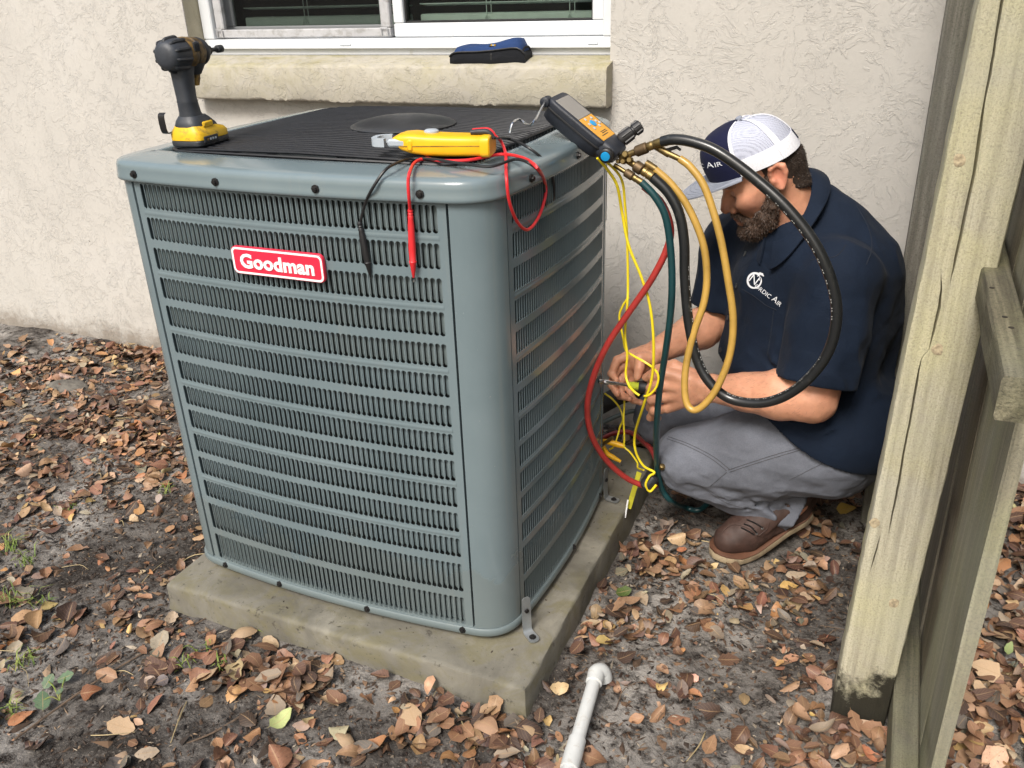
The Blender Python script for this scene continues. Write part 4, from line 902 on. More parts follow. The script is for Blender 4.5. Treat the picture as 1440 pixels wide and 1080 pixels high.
# trim sleeves square at the cuff, then hollow them
def trim(fd, c, d, rad, k=.003):
    sl, X, Y, Z = fd._sub(c - rad, c + rad); g = (X - c[0]) * d[0] + (Y - c[1]) * d[1] + (Z - c[2]) * d[2]
    rr = np.sqrt((X - c[0] - g * d[0]) ** 2 + (Y - c[1] - g * d[1]) ** 2 + (Z - c[2] - g * d[2]) ** 2)
    cut = np.maximum(-g, np.maximum(rr - rad * .92, g - rad * .9)); fd.f[sl] = np.maximum(fd.f[sl], -cut)
def folds(p):
    a = fbm(p * np.array([1, 1, .38]) @ np.array([[.8, -.5, .2], [.5, .8, .1], [-.3, .1, .95]]), 13, 2, 21)
    b = fbm(p * np.array([.5, 1, 1]), 26, 2, 31); w = np.clip((.70 - p[:, 2]) / .22, .45, 1)
    return (.021 * np.abs(a) - .008 + .0035 * b) * w
FS.disp(folds, .016)
for (a, b) in (((.60, .22, .50), (.70, .20, .44)), ((.63, .24, .56), (.74, .215, .47)), ((.78, .13, .60), (.80, .10, .52)), ((.80, .20, .32), (.95, .24, .42)), ((.76, .18, .36), (.92, .20, .36))): FS.cone(a, b, .008, .004, .012, 'sub')
trim(FS, SLL, dl, .115); trim(FS, SLR, dr, .105)
FS.cone(SLL + dl * .045, SLL + dl * .08, .060, .068, .002, 'sub').cone(SLR + dr * .04, SLR + dr * .07, .056, .062, .002, 'sub')
FS.cone(HO - HU * .02, NB + (-.0, -.0, .0), .060, .066, .004, 'sub').cone(H(.05, -.06, 0), NB + (-.02, -.015, -.02), .060, .050, .004, 'sub')
# V opening at the throat
FS.cone(NB + TD * .06 + (0, 0, .02), NB + TD * .105 + (0, 0, -.040), .024, .006, .006, 'sub')
FS.ell((.855, .335, .305), (.165, .165, .135), k=.04)
hA, hB = P(1034, 578, y=.19), P(1172, 648, y=.20); hemn = np.cross(hB - hA, [0.0, 1.0, 0.12]); hemn = hemn if hemn[2] < 0 else -hemn; FS.half(hA, hemn).half((.86, .3, .150), (0, 0, -1))
SV, SF = FS.mesh(); shirt = mesh_ob('shirt', SV, SF, M_SHIRT, MAN, angle=None)
shirt_bvh = BVHTree.FromPolygons(SV.tolist(), SF.tolist())
# collar: a stand round the neck that folds over onto the shoulders
def collar():
    bk, ft = P(1130, 238, y=.395), P(1083, 338, y=.270); C = (bk + ft) / 2; e1 = (ft - bk) / 2; e2 = np.array([.62, -.78, .0]) * .066
    nrm = np.cross(e1, e2); nrm /= np.linalg.norm(nrm); nrm = nrm if nrm[2] > 0 else -nrm; rings = []
    for th in np.radians(np.linspace(14, 346, 64)):
        c, s_ = math.cos(th), math.sin(th); rad = e1 * c + e2 * s_; rl = np.linalg.norm(rad); d = rad / rl; p = C + rad
        fw = max(0, c) ** 2; out = d * .9 + np.array([0, 0, -.35]); out /= np.linalg.norm(out); wl = .034 + .020 * fw; o2 = d * (.75 - .5 * fw) + np.array([-.02, -.08, -.60 - .5 * fw]); o2 /= np.linalg.norm(o2)
        t_ = nrm * .0022
        rings.append(np.array([p - nrm * .030 - d * .001, p - nrm * .004, p + nrm * .003 + d * .002, p + nrm * .003 + d * .006, p + o2 * wl * .45 + d * .005 + t_, p + o2 * wl + d * .004 + t_, p + o2 * wl + d * .003 - t_ * .4, p + o2 * wl * .45 + d * .002 - t_ * .6, p + d * .004 - nrm * .004, p - nrm * .030 + d * .003]))
    m = MB(); m.rings(rings); return m.build('collar', M_SHIRT, shirt, angle=70)
collar()
def cast(u, v, bvh):
    d = Vector(_R @ np.array([(u - 720) / FPX, (540 - v) / FPX, -1.0])).normalized(); h = bvh.ray_cast(Vector(CAM_LOC), d)
    return (np.array(h[0]), np.array(h[1])) if h[0] is not None else (None, None)
def seam(pts, bvh, r, name, mat, parent, off=0.0):
    out = []
    pp = catmull(np.array([(u, v, 0) for u, v in pts], float), 5)
    for u, v, _ in pp:
        h, n = cast(u, v, bvh)
        if h is not None: out.append(h + np.asarray(n) * (off if n @ (CAM_LOC - h) > 0 else -off))
    if len(out) < 3: return
    m = MB(); m.tube(out, r, 5, smooth=False); return m.build(name, mat, parent)
M_SEAMD = simple('dark seam', (0.006, 0.010, 0.02), 0.9); M_SEAMG = simple('grey stitching', (0.075, 0.075, 0.085), 0.9)
seam([(1044, 407), (1062, 418), (1078, 430), (1092, 436)], shirt_bvh, .0012, 'pocket_flap', M_SEAMD, shirt)
seam([(1088, 437), (1084, 470), (1079, 500)], shirt_bvh, .0010, 'pocket_edge', M_SEAMD, shirt)
seam([(1190, 344), (1176, 360), (1150, 364), (1140, 366)], shirt_bvh, .0010, 'yoke_seam', M_SEAMD, shirt)
seam([(1218, 372), (1226, 350), (1222, 322), (1205, 290)], shirt_bvh, .0011, 'shoulder_seam', M_SEAMD, shirt)
M_BUTTON = simple('navy button', (0.02, 0.024, 0.03), 0.3)
for (u, v) in ((1048, 357), (1036, 402), (1024, 447), (1014, 492)):
    h, n = cast(u, v, shirt_bvh)
    if h is not None:
        n = n if n @ (CAM_LOC - h) > 0 else -n; m = MB(); m.lathe(h, n, [(-.001, .0058), (.0016, .0056), (.0022, .0042), (.0015, .003)], 14); m.build('button', M_BUTTON, shirt)
# embroidered crest and lettering on the chest
M_THREAD = simple('white embroidery', (0.74, 0.76, 0.80), 0.7, var=0.1, vscale=400)
def emb(V, F, org, sx, ang, name, z=.0009):
    ca, sa = math.cos(ang), math.sin(ang); out = []
    for x, y, _ in V:
        u = org[0] + sx * (x * ca + y * sa); v = org[1] + sx * (x * sa - y * ca); h, n = cast(u, v, shirt_bvh)
        if h is None: return
        d = CAM_LOC - h; out.append(h + d / np.linalg.norm(d) * z)
    mesh_ob(name, out, F, M_THREAD, shirt, smooth=False)
AN = math.radians(38)
def stroke(pts, w):
    p = np.array(pts, float); t = np.gradient(p, axis=0); t /= np.linalg.norm(t, axis=1)[:, None]; n = np.stack([-t[:, 1], t[:, 0]], 1); w = np.broadcast_to(w, len(p))[:, None] / 2
    V = np.vstack([p + n * w, p - n * w]); k = len(p); return np.column_stack([V, np.zeros(2 * k)]), [[i, i + 1, i + 1 + k, i + k] for i in range(k - 1)]
# ring-shaped serpent emblem: open ring with a crested head
a = np.linspace(math.radians(62), math.radians(400), 44); V, F = stroke(np.column_stack([9.5 * np.cos(a), 10.5 * np.sin(a)]), np.interp(np.linspace(0, 1, 44), [0, .1, .5, .9, 1], [4.2, 3.0, 2.8, 2.0, .8])); emb(V, F, (1061.0, 394.5), 1, math.radians(18), 'crest')
V, F = stroke([(3, 8), (6, 11), (9, 10.5), (12, 8)], [1.5, 4, 3.6, .6]); emb(V, F, (1061, 394.5), 1, math.radians(10), 'crest', .0011)
V, F = stroke([(-1.5, 2), (1, 4), (3, 2), (1.5, 0), (4, -2)], [.8, 1.2, 1.3, 1.2, .7]); emb(V, F, (1065.5, 391), 1, math.radians(20), 'crest', .0011)
def letters(seq, org, ang, name):
    x = 0.0
    for ch, sz, dy in seq:
        if ch == ' ': x += sz; continue
        V, F = text_mesh(ch, sz, 0, .006); w = V[:, 0].max() - V[:, 0].min(); V[:, 0] -= V[:, 0].min(); V[:, 1] += dy
        V[:, 0] += x; emb(V, F, org, 1, ang, name); x += w + 1.05
letters([('N', 17, 4.0), ('O', 8.6, -1), ('R', 8.6, -1), ('D', 8.6, -1), ('I', 8.6, -1), ('C', 8.6, -1), (' ', 2.2, 0), ('A', 12, .4), ('I', 8.8, -1), ('R', 8.8, -1)], (1053.5, 393.5), AN, 'lettering')
# --- trousers
FT = Field((.36, .13, .03), (1.02, .64, .42), 0.0038)
FT.ell(PEL, (.150, .165, .125), k=.04)
FT.path([HIPL, HIPL * .5 + KNL * .5, KNL], [.115, .098, .078], .03).path([KNL, KNL * .5 + ANL * .5 + (0, 0, -.004), ANL + (.008, .002, -.012)], [.076, .074, .064], .010)
FT.path([HIPR, KNR], [.11, .076], .03).path([KNR, ANR], [.074, .06], .012)
def tf_(p):
    q = p - KNL; a = np.abs(fbm(q * np.array([.45, 1, 1]) @ np.array([[.9, 0, .35], [0, 1, 0], [-.35, 0, .9]]), 17, 3, 41)); kn = np.exp(-((p[:, 0] - .68) / .12) ** 2 - ((p[:, 2] - .14) / .06) ** 2)
    cf = np.exp(-((p[:, 0] - .77) / .05) ** 2) * np.clip((.2 - p[:, 2]) / .1, 0, 1)
    return (.011 * a - .003) * (.5 + 1.2 * kn + cf) + .0020 * fbm(p, 45, 2, 12)
FT.disp(tf_, .014)
for a, b, r in (((.565, .180, .150), (.660, .180, .150), .0045), ((.62, .178, .165), (.70, .188, .170), .0045), ((.66, .19, .115), (.72, .20, .155), .005), ((.70, .22, .115), (.76, .235, .150), .005), ((.60, .17, .215), (.67, .175, .180), .004), ((.66, .165, .235), (.74, .165, .200), .004)): FT.cone(a, b, r, r * .5, .010, 'sub')
AX = (ANL - KNL) / np.linalg.norm(ANL - KNL); trim(FT, ANL + AX * .012, AX, .085); FT.cone(ANL - AX * .012, ANL + AX * .03, .052, .055, .002, 'sub')
TV, TF = FT.mesh(); trous = mesh_ob('trousers', TV, TF, M_TROUS, MAN, angle=None); tb = BVHTree.FromPolygons(TV.tolist(), TF.tolist())
for pts in ([(938, 617), (968, 628), (1000, 645), (1022, 662)], [(940, 614), (970, 625), (1003, 642), (1026, 660)], [(1024, 661), (1060, 649), (1095, 638), (1124, 630)], [(1026, 664), (1062, 652), (1098, 641), (1128, 632)], [(1110, 675), (1140, 660), (1165, 648)], [(1022, 664), (1008, 676), (998, 684)], [(997, 692), (1020, 706), (1050, 716)]):
    seam(pts, tb, .0008, 'stitching', M_SEAMG, trous, .0004)
# --- boots
def boot(T, B, Hh, ank, lace=True):
    """T toe tip, B ball, Hh heel (all on the sole's underside), ank ankle centre"""
    T, B, Hh, ank = [np.array(x, float) for x in (T, B, Hh, ank)]
    ax = T - Hh; ax[2] = 0; ax /= np.linalg.norm(ax); sd = np.array([-ax[1], ax[0], 0])
    ctr = catmull([Hh, (Hh * .6 + B * .4) + (0, 0, -.004), B, T], 10); ts = np.linspace(0, 1, len(ctr))
    hw = np.interp(ts, [0, .04, .15, .35, .62, .80, .92, .98, 1], [.012, .026, .033, .031, .044, .046, .036, .02, .008])
    tg = np.gradient(ctr, axis=0); tg /= np.linalg.norm(tg, axis=1)[:, None]; nr = np.cross(tg, sd); nr *= np.sign(nr[:, 2])[:, None]
    root = thing('boot', None, None); root.parent = MAN; root.location = Vector(B - np.array(MAN.location))
    def band(h0, h1, grow): 
        R = []
        for c, w, n in zip(ctr, hw, nr):
            w = w + grow; R.append(np.array([c - sd * (w - .002) + n * h0, c - sd * w + n * (h0 + .003), c - sd * w + n * (h1 - .002), c - sd * (w - .003) + n * h1, c + sd * (w - .003) + n * h1, c + sd * w + n * (h1 - .002), c + sd * w + n * (h0 + .003), c + sd * (w - .002) + n * h0]))
        return MB().rings(R)
    band(0, .0155, .003).build('sole', M_CREPE, root, angle=50); band(.016, .0195, .0042).build('welt', M_WELT, root, angle=50)
    f = Field(np.minimum(np.minimum(T, Hh), ank) - .09, np.maximum(np.maximum(T, Hh), ank) + .09, .0032)
    up = lambda t, h: np.array([np.interp(t, ts, ctr[:, i]) for i in range(3)]) + np.array([np.interp(t, ts, nr[:, i]) for i in range(3)]) * h
    f.path([up(.10, .050), up(.35, .052), up(.62, .046), up(.84, .040)], [.034, .036, .041, .034], .02)
    f.path([up(.16, .05), ank], [.040, .046], .03).path([up(.45, .062), ank], [.036, .044], .03)
    f.cone(up(.62, .070), up(.80, .060), .017, .016, .010).cone(ank, ank + (ank - up(.16, .05)) * .7, .046, .046, .02)
    # flat underside following the sole
    idx = np.argwhere(np.abs(f.f) < .1); p = f.lo + idx * f.h; tt = np.clip(((p - Hh) @ (T - Hh)) / ((T - Hh) @ (T - Hh)), 0, 1)
    cz = np.stack([np.interp(tt, ts, ctr[:, i]) for i in range(3)], 1); nn = np.stack([np.interp(tt, ts, nr[:, i]) for i in range(3)], 1)
    hgt = ((p - cz) * nn).sum(1); lim = .0190 - hgt; wd = np.abs((p - cz) @ sd) - np.interp(tt, ts, hw) - .002 - np.clip(hgt - .05, 0, 1) * .6
    ff = f.f[tuple(idx.T)]; ff = np.maximum(ff, np.maximum(lim, wd)); f.f[tuple(idx.T)] = ff
    f.disp(lambda p: .0012 * fbm(p, 60, 3, 5), .006)
    V, Fq = f.mesh(); o = mesh_ob('upper', V, Fq, M_LEATHER, root, angle=None); bv = BVHTree.FromPolygons(V.tolist(), Fq.tolist())
    return root, bv, up, sd
bL, bvL, upL, sdL = boot((.652, .182, .0), (.712, .238, -.004), (.842, .352, .062), ANL + np.array([.006, .004, .0]))
bL['label'] = 'left brown moc toe boot with heel raised'
boot((.600, .500, .0), (.665, .505, 0), (.800, .530, .07), ANR + np.array([.0, 0, .0]))
for pts, nm in (([(1016, 748), (1030, 738), (1050, 742), (1066, 754)], 'toe_seam'), ([(1066, 754), (1078, 744), (1082, 735)], 'toe_seam'), ([(1064, 752), (1085, 757), (1104, 748)], 'toe_seam')): seam(pts, bvL, .0013, nm, M_LEATHER, bL, .0006)
M_EYELET = simple('steel eyelet', (0.6, 0.6, 0.6), 0.3, metal=0.9)
for u, v in ((1064, 751), (1072, 743)):
    h, n = cast(u, v, bvL)
    if h is not None:
        n = n if n @ (CAM_LOC - h) > 0 else -n; m = MB(); m.lathe(h, n, [(-.001, .003), (.0012, .003), (.0015, .002)], 10); m.build('eyelet', M_EYELET, bL)
for pts in ([(1046, 737), (1056, 741), (1064, 750)], [(1050, 731), (1062, 736), (1072, 742)], [(1042, 742), (1052, 747), (1060, 752)]): seam(pts, bvL, .0017, 'lace', M_SCREW, bL, .0015)
# --- trucker cap
def capmat():
    m, nt, bs = new_mat('white cap mesh'); v = coords(nt); vo = nt.nodes.new('ShaderNodeTexVoronoi'); vo.inputs['Scale'].default_value = 420; vo.inputs['Randomness'].default_value = 0.12; nt.links.new(v, vo.inputs['Vector'])
    setc(nt, bs, ramp(nt, vo.outputs['Distance'], [(0.18, (0.13, 0.145, 0.20)), (0.45, (0.44, 0.46, 0.55))])); bs.inputs['Roughness'].default_value = 0.8
    bump(nt, bs, vo.outputs['Distance'], 0.5, 0.001); return m
M_CMESH = capmat(); M_CNAVY = fabric('navy cap cloth', (0.008, 0.010, 0.036), wr=0.1); M_CWHITE = fabric('white cap cloth', (0.74, 0.75, 0.80), var=.05, wr=0.1); M_CGREY = fabric('grey cap brim', (0.25, 0.27, 0.32), var=.08, wr=0.1)
CAP = thing('cap', None, None); CAP.parent = MAN; CAP.location = Vector(H(0, .06, 0) - np.array(MAN.location)); CAP['label'] = 'trucker cap with navy front, white mesh back and grey brim'
def ub(phi): return .030 + .004 * math.cos(phi)
def capP(phi, e, off=0.0):
    """phi 0 = forehead, e 0 = band .. 1 = button"""
    af, ab = .108, .074; a = af if math.cos(phi) > 0 else ab; bs_ = .084; r = 1 / math.sqrt((math.cos(phi) / a) ** 2 + (math.sin(phi) / bs_) ** 2)
    th = e * math.pi / 2; fp = 0.16 * max(0, math.cos(phi)) ** 2
    rad = (r + off) * (math.cos(th) ** (0.66 - fp * .9)) ; hgt = (.086 + off) * math.sin(th) ** (0.92 - fp * .5)
    return HO + HF * (.004 + .13 * hgt + rad * math.cos(phi)) + HU * (ub(phi) + hgt) + HS * rad * math.sin(phi)
def cap_patch(name, p0, p1, e0, e1, mat, off, n=26, k=18, parent=None):
    R = [];
    g = [[capP(p, e, off) for p in np.linspace(p0, p1, n)] for e in np.linspace(e0, e1, k)]; g2 = [[capP(p, e, off - .0016) for p in np.linspace(p0, p1, n)] for e in np.linspace(e0, e1, k)]
    V = np.array(g + g2).reshape(-1, 3); F = []
    for s in (0, 1):
        for i in range(k - 1):
            for j in range(n - 1): a = s * n * k + i * n + j; F.append([a, a + 1, a + n + 1, a + n])
    bd = [i for i in range(n)] + [i * n + n - 1 for i in range(1, k)] + [(k - 1) * n + j for j in range(n - 2, -1, -1)] + [i * n for i in range(k - 2, 0, -1)]
    for i in range(len(bd)): a, b = bd[i], bd[(i + 1) % len(bd)]; F.append([a, b, b + n * k, a + n * k])
    return mesh_ob(name, V, F, mat, parent or CAP, angle=60, recalc=True)
PF = math.radians(54); d_ = math.radians
cap_patch('front_panel', -PF, PF, 0, .995, M_CNAVY, .0012)
for a, b in ((54, 114), (114, 180), (180, 246), (246, 306)): cap_patch('mesh_panel', d_(a), d_(b), .20, .995, M_CMESH, .0)
cap_patch('band', PF, d_(306), 0, .21, M_CWHITE, .0010, 60, 6)
for a in (54, 114, 180, 246, 306): w = 4.2 if a != 114 else 5.0; cap_patch('seam_tape', d_(a - (w if a > 54 else 0)), d_(a + (w if a < 306 else 0)), .0, .97, M_CWHITE, .0022, 6, 20)
m = MB(); c = capP(0, 1.0); m.lathe(c - HU * .001, HU, [(-.001, .007), (.003, .0065), (.0048, .004), (.005, .0)], 14); m.build('button', M_CGREY, CAP)
cap_patch('size_strap', d_(166), d_(194), .06, .2, M_CNAVY, .003, 8, 5)
R = []; nb = 33
def brimP(s, t, dz=0.0):
    phi = s * d_(54); b = capP(phi, 0.0, .001); ln = .064 * (1 - abs(s) ** 2.6) + .003; dr = HF * .99 + HU * .06 - HS * .0
    drop = .003 * (abs(s) ** 2) * t - .006 * t * t; return b + dr * ln * t + HU * (drop + dz) + HS * math.sin(phi) * .010 * t
tt = np.linspace(-.012 / .08, 1, 12); ss = np.linspace(-1, 1, nb)
V = [brimP(s, t, 0) for t in tt for s in ss] + [brimP(s, t, -.0032) for t in tt for s in ss]; F = []; k = len(tt)
for q_ in (0, 1):
    for i in range(k - 1):
        for j in range(nb - 1): a = q_ * nb * k + i * nb + j; F.append([a, a + 1, a + nb + 1, a + nb])
bd = list(range(nb)) + [i * nb + nb - 1 for i in range(1, k)] + [(k - 1) * nb + j for j in range(nb - 2, -1, -1)] + [i * nb for i in range(k - 2, 0, -1)]
for i in range(len(bd)): a, b = bd[i], bd[(i + 1) % len(bd)]; F.append([a, b, b + nb * k, a + nb * k])
brim = mesh_ob('brim', V, F, M_CGREY, CAP, angle=50, recalc=True)
for t in (.2, .34, .48, .62, .76, .9):
    m = MB(); m.tube([brimP(s * (1 - .25 * t * t), t, .0004) for s in np.linspace(-.95, .95, 30)], .0006, 4, smooth=False); m.build('stitching', M_CGREY, brim)
# lettering wrapped round the cap front
x = 0; items = []
for ch, sz, dy in [('N', 16, 1.5), ('O', 11, -.2), ('R', 11, -.2), ('D', 11, -.2), ('I', 11, -.2), ('C', 11, -.2), (' ', 4, 0), ('A', 15, 1.1), ('I', 11, -.2), ('R', 11, -.2)]:
    if ch == ' ': x += sz; continue
    V, F = text_mesh(ch, sz, 0, .008); w = V[:, 0].max() - V[:, 0].min(); V[:, 0] += x - V[:, 0].min(); V[:, 1] += dy; x += w + 1.6; items.append((V, F))
for V, F in items:
    out = [capP((p[0] - x / 2) / x * d_(84), .24 + p[1] * .0088, .0022) for p in V]
    mesh_ob('lettering', out, F, M_THREAD, CAP, smooth=False)
# ================================================================== tools on the unit
M_YEL = simple('yellow plastic', (0.80, 0.43, 0.008), 0.38, var=0.06, dirt=((0.35, 0.2, 0.03), 60, 0.66, 0.4), spec=0.5)
M_YELD = simple('yellow drill plastic', (0.70, 0.42, 0.012), 0.42, var=0.1, dirt=((0.12, 0.09, 0.04), 55, 0.52, 0.6))
M_BLKPL = simple('black tool plastic', (0.020, 0.022, 0.026), 0.5, var=0.3, vscale=50, bmp=0.2, bscale=400, dirt=((0.07, 0.065, 0.06), 50, 0.6, 0.3))
M_DKGREY = simple('charcoal rubber', (0.030, 0.034, 0.042), 0.48, var=0.25, vscale=30, bmp=0.2, bscale=500, dirt=((0.10, 0.095, 0.09), 30, 0.6, 0.3))
M_BRONZE = simple('dirty yellow housing', (0.30, 0.17, 0.035), 0.5, var=0.4, vscale=70, dirt=((0.03, 0.025, 0.02), 50, 0.45, 0.7))
M_GEAR = simple('grimy gold housing', (0.17, 0.10, 0.026), 0.5, var=0.4, vscale=70, dirt=((0.02, 0.018, 0.016), 45, 0.45, 0.85))
M_GREY = simple('grey plastic', (0.36, 0.40, 0.44), 0.4, var=0.06)
M_STEEL = simple('bright steel', (0.62, 0.63, 0.65), 0.22, metal=1.0, var=0.05)
M_BRASS = simple('tarnished brass', (0.25, 0.18, 0.075), 0.42, metal=0.9, var=0.35, vscale=60, dirt=((0.10, 0.065, 0.03), 60, 0.5, 0.5))
M_BRASSD = simple('dark knurled brass', (0.13, 0.088, 0.048), 0.55, metal=0.75, var=0.3, vscale=60)
M_REDLEAD = simple('red lead', (0.62, 0.022, 0.028), 0.4, var=0.05); M_BLKLEAD = simple('black lead', (0.012, 0.012, 0.013), 0.42)
# ---- impact driver, bit towards the wall
def drill():
    zb = ZG + .0055; base = P(281, 202, z=zb)
    A = np.array([-.10, .99, 0.0]); A /= np.linalg.norm(A); S = np.array([A[1], -A[0], 0]); U = W3[2]
    def L(a, u, s=0): return base + A * a + U * u + S * s
    D = thing('impact_driver', 'black and yellow cordless impact driver standing on the unit corner', 'power drill', base)
    # battery: black shoe, yellow body
    m = MB(); m.loft(fr(L(.006, 0), A, S, U), [(0, 0, 0, .048, .034, 6), (.003, 0, 0, .051, .037, 6), (.010, 0, 0, .0515, .0375, 6), (.0125, 0, 0, .050, .036, 6)], 28)
    bat = m.build('battery', M_BLKPL, D)
    m = MB(); m.loft(fr(L(.006, .0128), A, S, U), [(0, 0, 0, .052, .038, 5), (.010, 0, 0, .052, .038, 5), (.017, -.003, 0, .047, .035, 5), (.023, -.012, 0, .036, .031, 4), (.026, -.016, 0, .031, .028, 4)], 28); m.build('battery_shell', M_YELD, bat)
    m = MB(); m.box(fr(L(.058, .015), S, U, A), (.040, .013, .004), .0015); m.build('fuel_gauge', M_BLKPL, bat)
    m = MB(); m.box(fr(L(-.012, .013, .0378), A, U, S), (.044, .013, .004), .0015); m.build('battery_label', M_BLKPL, bat)
    for k in range(4):
        m = MB(); m.box(fr(L(-.024 + .008 * k, .013, .0402), A, U, S), (.005, .004, .001), .0003); m.build('label_mark', (M_BRONZE if k < 1 else M_GREY), bat)
    m = MB(); m.loft(fr(L(.000, .030), A, S, U), [(0, 0, 0, .040, .031, 4), (.008, -.002, 0, .040, .030, 3.5), (.018, -.006, 0, .033, .027, 3), (.026, -.008, 0, .025, .023, 2.5)], 24)
    ft = m.build('grip_foot', M_DKGREY, D)
    m = MB(); m.box(fr(L(-.006, .040, .031), A, U, S), (.030, .011, .006), .002); m.build('release_latch', M_YELD, bat)
    m = MB(); m.loft(fr(L(-.010, .050), A, S, U), [(0, 0, 0, .024, .0215, 2.4), (.012, -.002, 0, .0205, .0185, 2.4), (.030, -.004, 0, .0198, .0172, 2.4), (.033, -.004, 0, .0203, .0177, 2.4), (.036, -.0045, 0, .0192, .0168, 2.4), (.060, -.005, 0, .0200, .0175, 2.4), (.080, -.004, 0, .0215, .0185, 2.5), (.095, -.001, 0, .0245, .020, 2.6), (.106, .004, 0, .030, .022, 2.6)], 26)
    m.build('grip', M_DKGREY, D)
    HC = L(-.004, .168)            # motor axis
    m = MB(); m.lathe(HC - A * .056, A, [(0, .004), (.001, 0.0146), (.004, 0.0215), (.010, 0.0262), (.020, 0.0288), (.038, 0.0297), (.050, 0.0292)], 32); back = m.build('motor_housing', M_DKGREY, D)
    for an in np.radians(np.arange(20, 360, 36)):
        d = S * math.cos(an) + U * math.sin(an); m = MB(); m.tube([HC - A * .047 + d * .0232, HC - A * .040 + d * .0277, HC - A * .014 + d * .0297, HC - A * .008 + d * .0284], [.0028, .0042, .0046, .003], 8, 4); m.build('rubber_rib', M_BLKPL, back)
    m = MB(); m.lathe(HC - A * .0055, A, [(0, 0.0291), (.004, 0.0299), (.016, 0.0299), (.020, 0.0284), (.021, 0.0271), (.024, 0.0271), (.026, 0.0288), (.044, 0.0273), (.047, 0.0258)], 32); mid = m.build('gear_case', M_GEAR, D)
    for k in range(4):
        m = MB(); m.box((HC + A * (.001 + .0045 * k) + S * .0288 + U * (.012 - .0), A, U, S), (.0026, .020 - .002 * abs(k - 1.5), .005), .001); m.build('vent_slot', M_BLKPL, mid)
    m = MB(); m.lathe(HC + A * .0415, A, [(0, 0.0262), (.004, 0.0273), (.012, 0.0254), (.022, 0.0193), (.028, 0.0142), (.030, 0.0133)], 28); m.build('nose_boot', M_BLKPL, D)
    m = MB(); m.lathe(HC + A * .0715, A, [(0, 0.0095), (.012, 0.0095), (.013, .0085)], 16); m.build('chuck_collar', M_SCREW, D)
    m = MB(); m.lathe(HC + A * .084, A, [(0, .0040), (.026, .0040), (.0265, .0066), (.028, .0074), (.042, .0074), (.0435, .0062), (.0436, .0045)], 12); m.build('hex_bit', M_BLKPL, D)
    m = MB(); m.loft(fr(L(.021, .108), A, S, U), [(0, 0, 0, .006, .006, 3), (.012, .003, 0, .008, .0075, 3), (.026, .007, 0, .0075, .0075, 3)], 12); m.build('trigger', M_BRONZE, D)
    m = MB(); m.loft(fr(L(.018, .135), A, S, U), [(-.006, 0, 0, .012, .016, 2.5), (.004, 0, 0, .022, .019, 2.6), (.014, 0, 0, .030, .022, 2.6)], 20); m.build('trigger_guard', M_BLKPL, D)
    hk = [L(-.030, .028, -.030), L(-.048, .026, -.034), L(-.056, .034, -.034), L(-.057, .060, -.034), L(-.050, .066, -.034)]
    m = MB(); R = []
    for a_, t in zip(catmull(hk, 6), range(99)): R.append(np.array([a_ - S * .007, a_ + S * .007, a_ + S * .007 + A * .0016, a_ - S * .007 + A * .0016]))
    m.rings(R); m.build('belt_hook', M_SCREW, D)
def shrink(root_name, k):
    r = bpy.data.objects[root_name]; w = Vector(wloc(r))
    done = set()
    for o in r.children_recursive:
        o.location = o.location * k
        if o.data and o.data.name not in done: o.data.transform(Matrix.Scale(k, 4)); done.add(o.data.name)
drill(); shrink('impact_driver', .90)
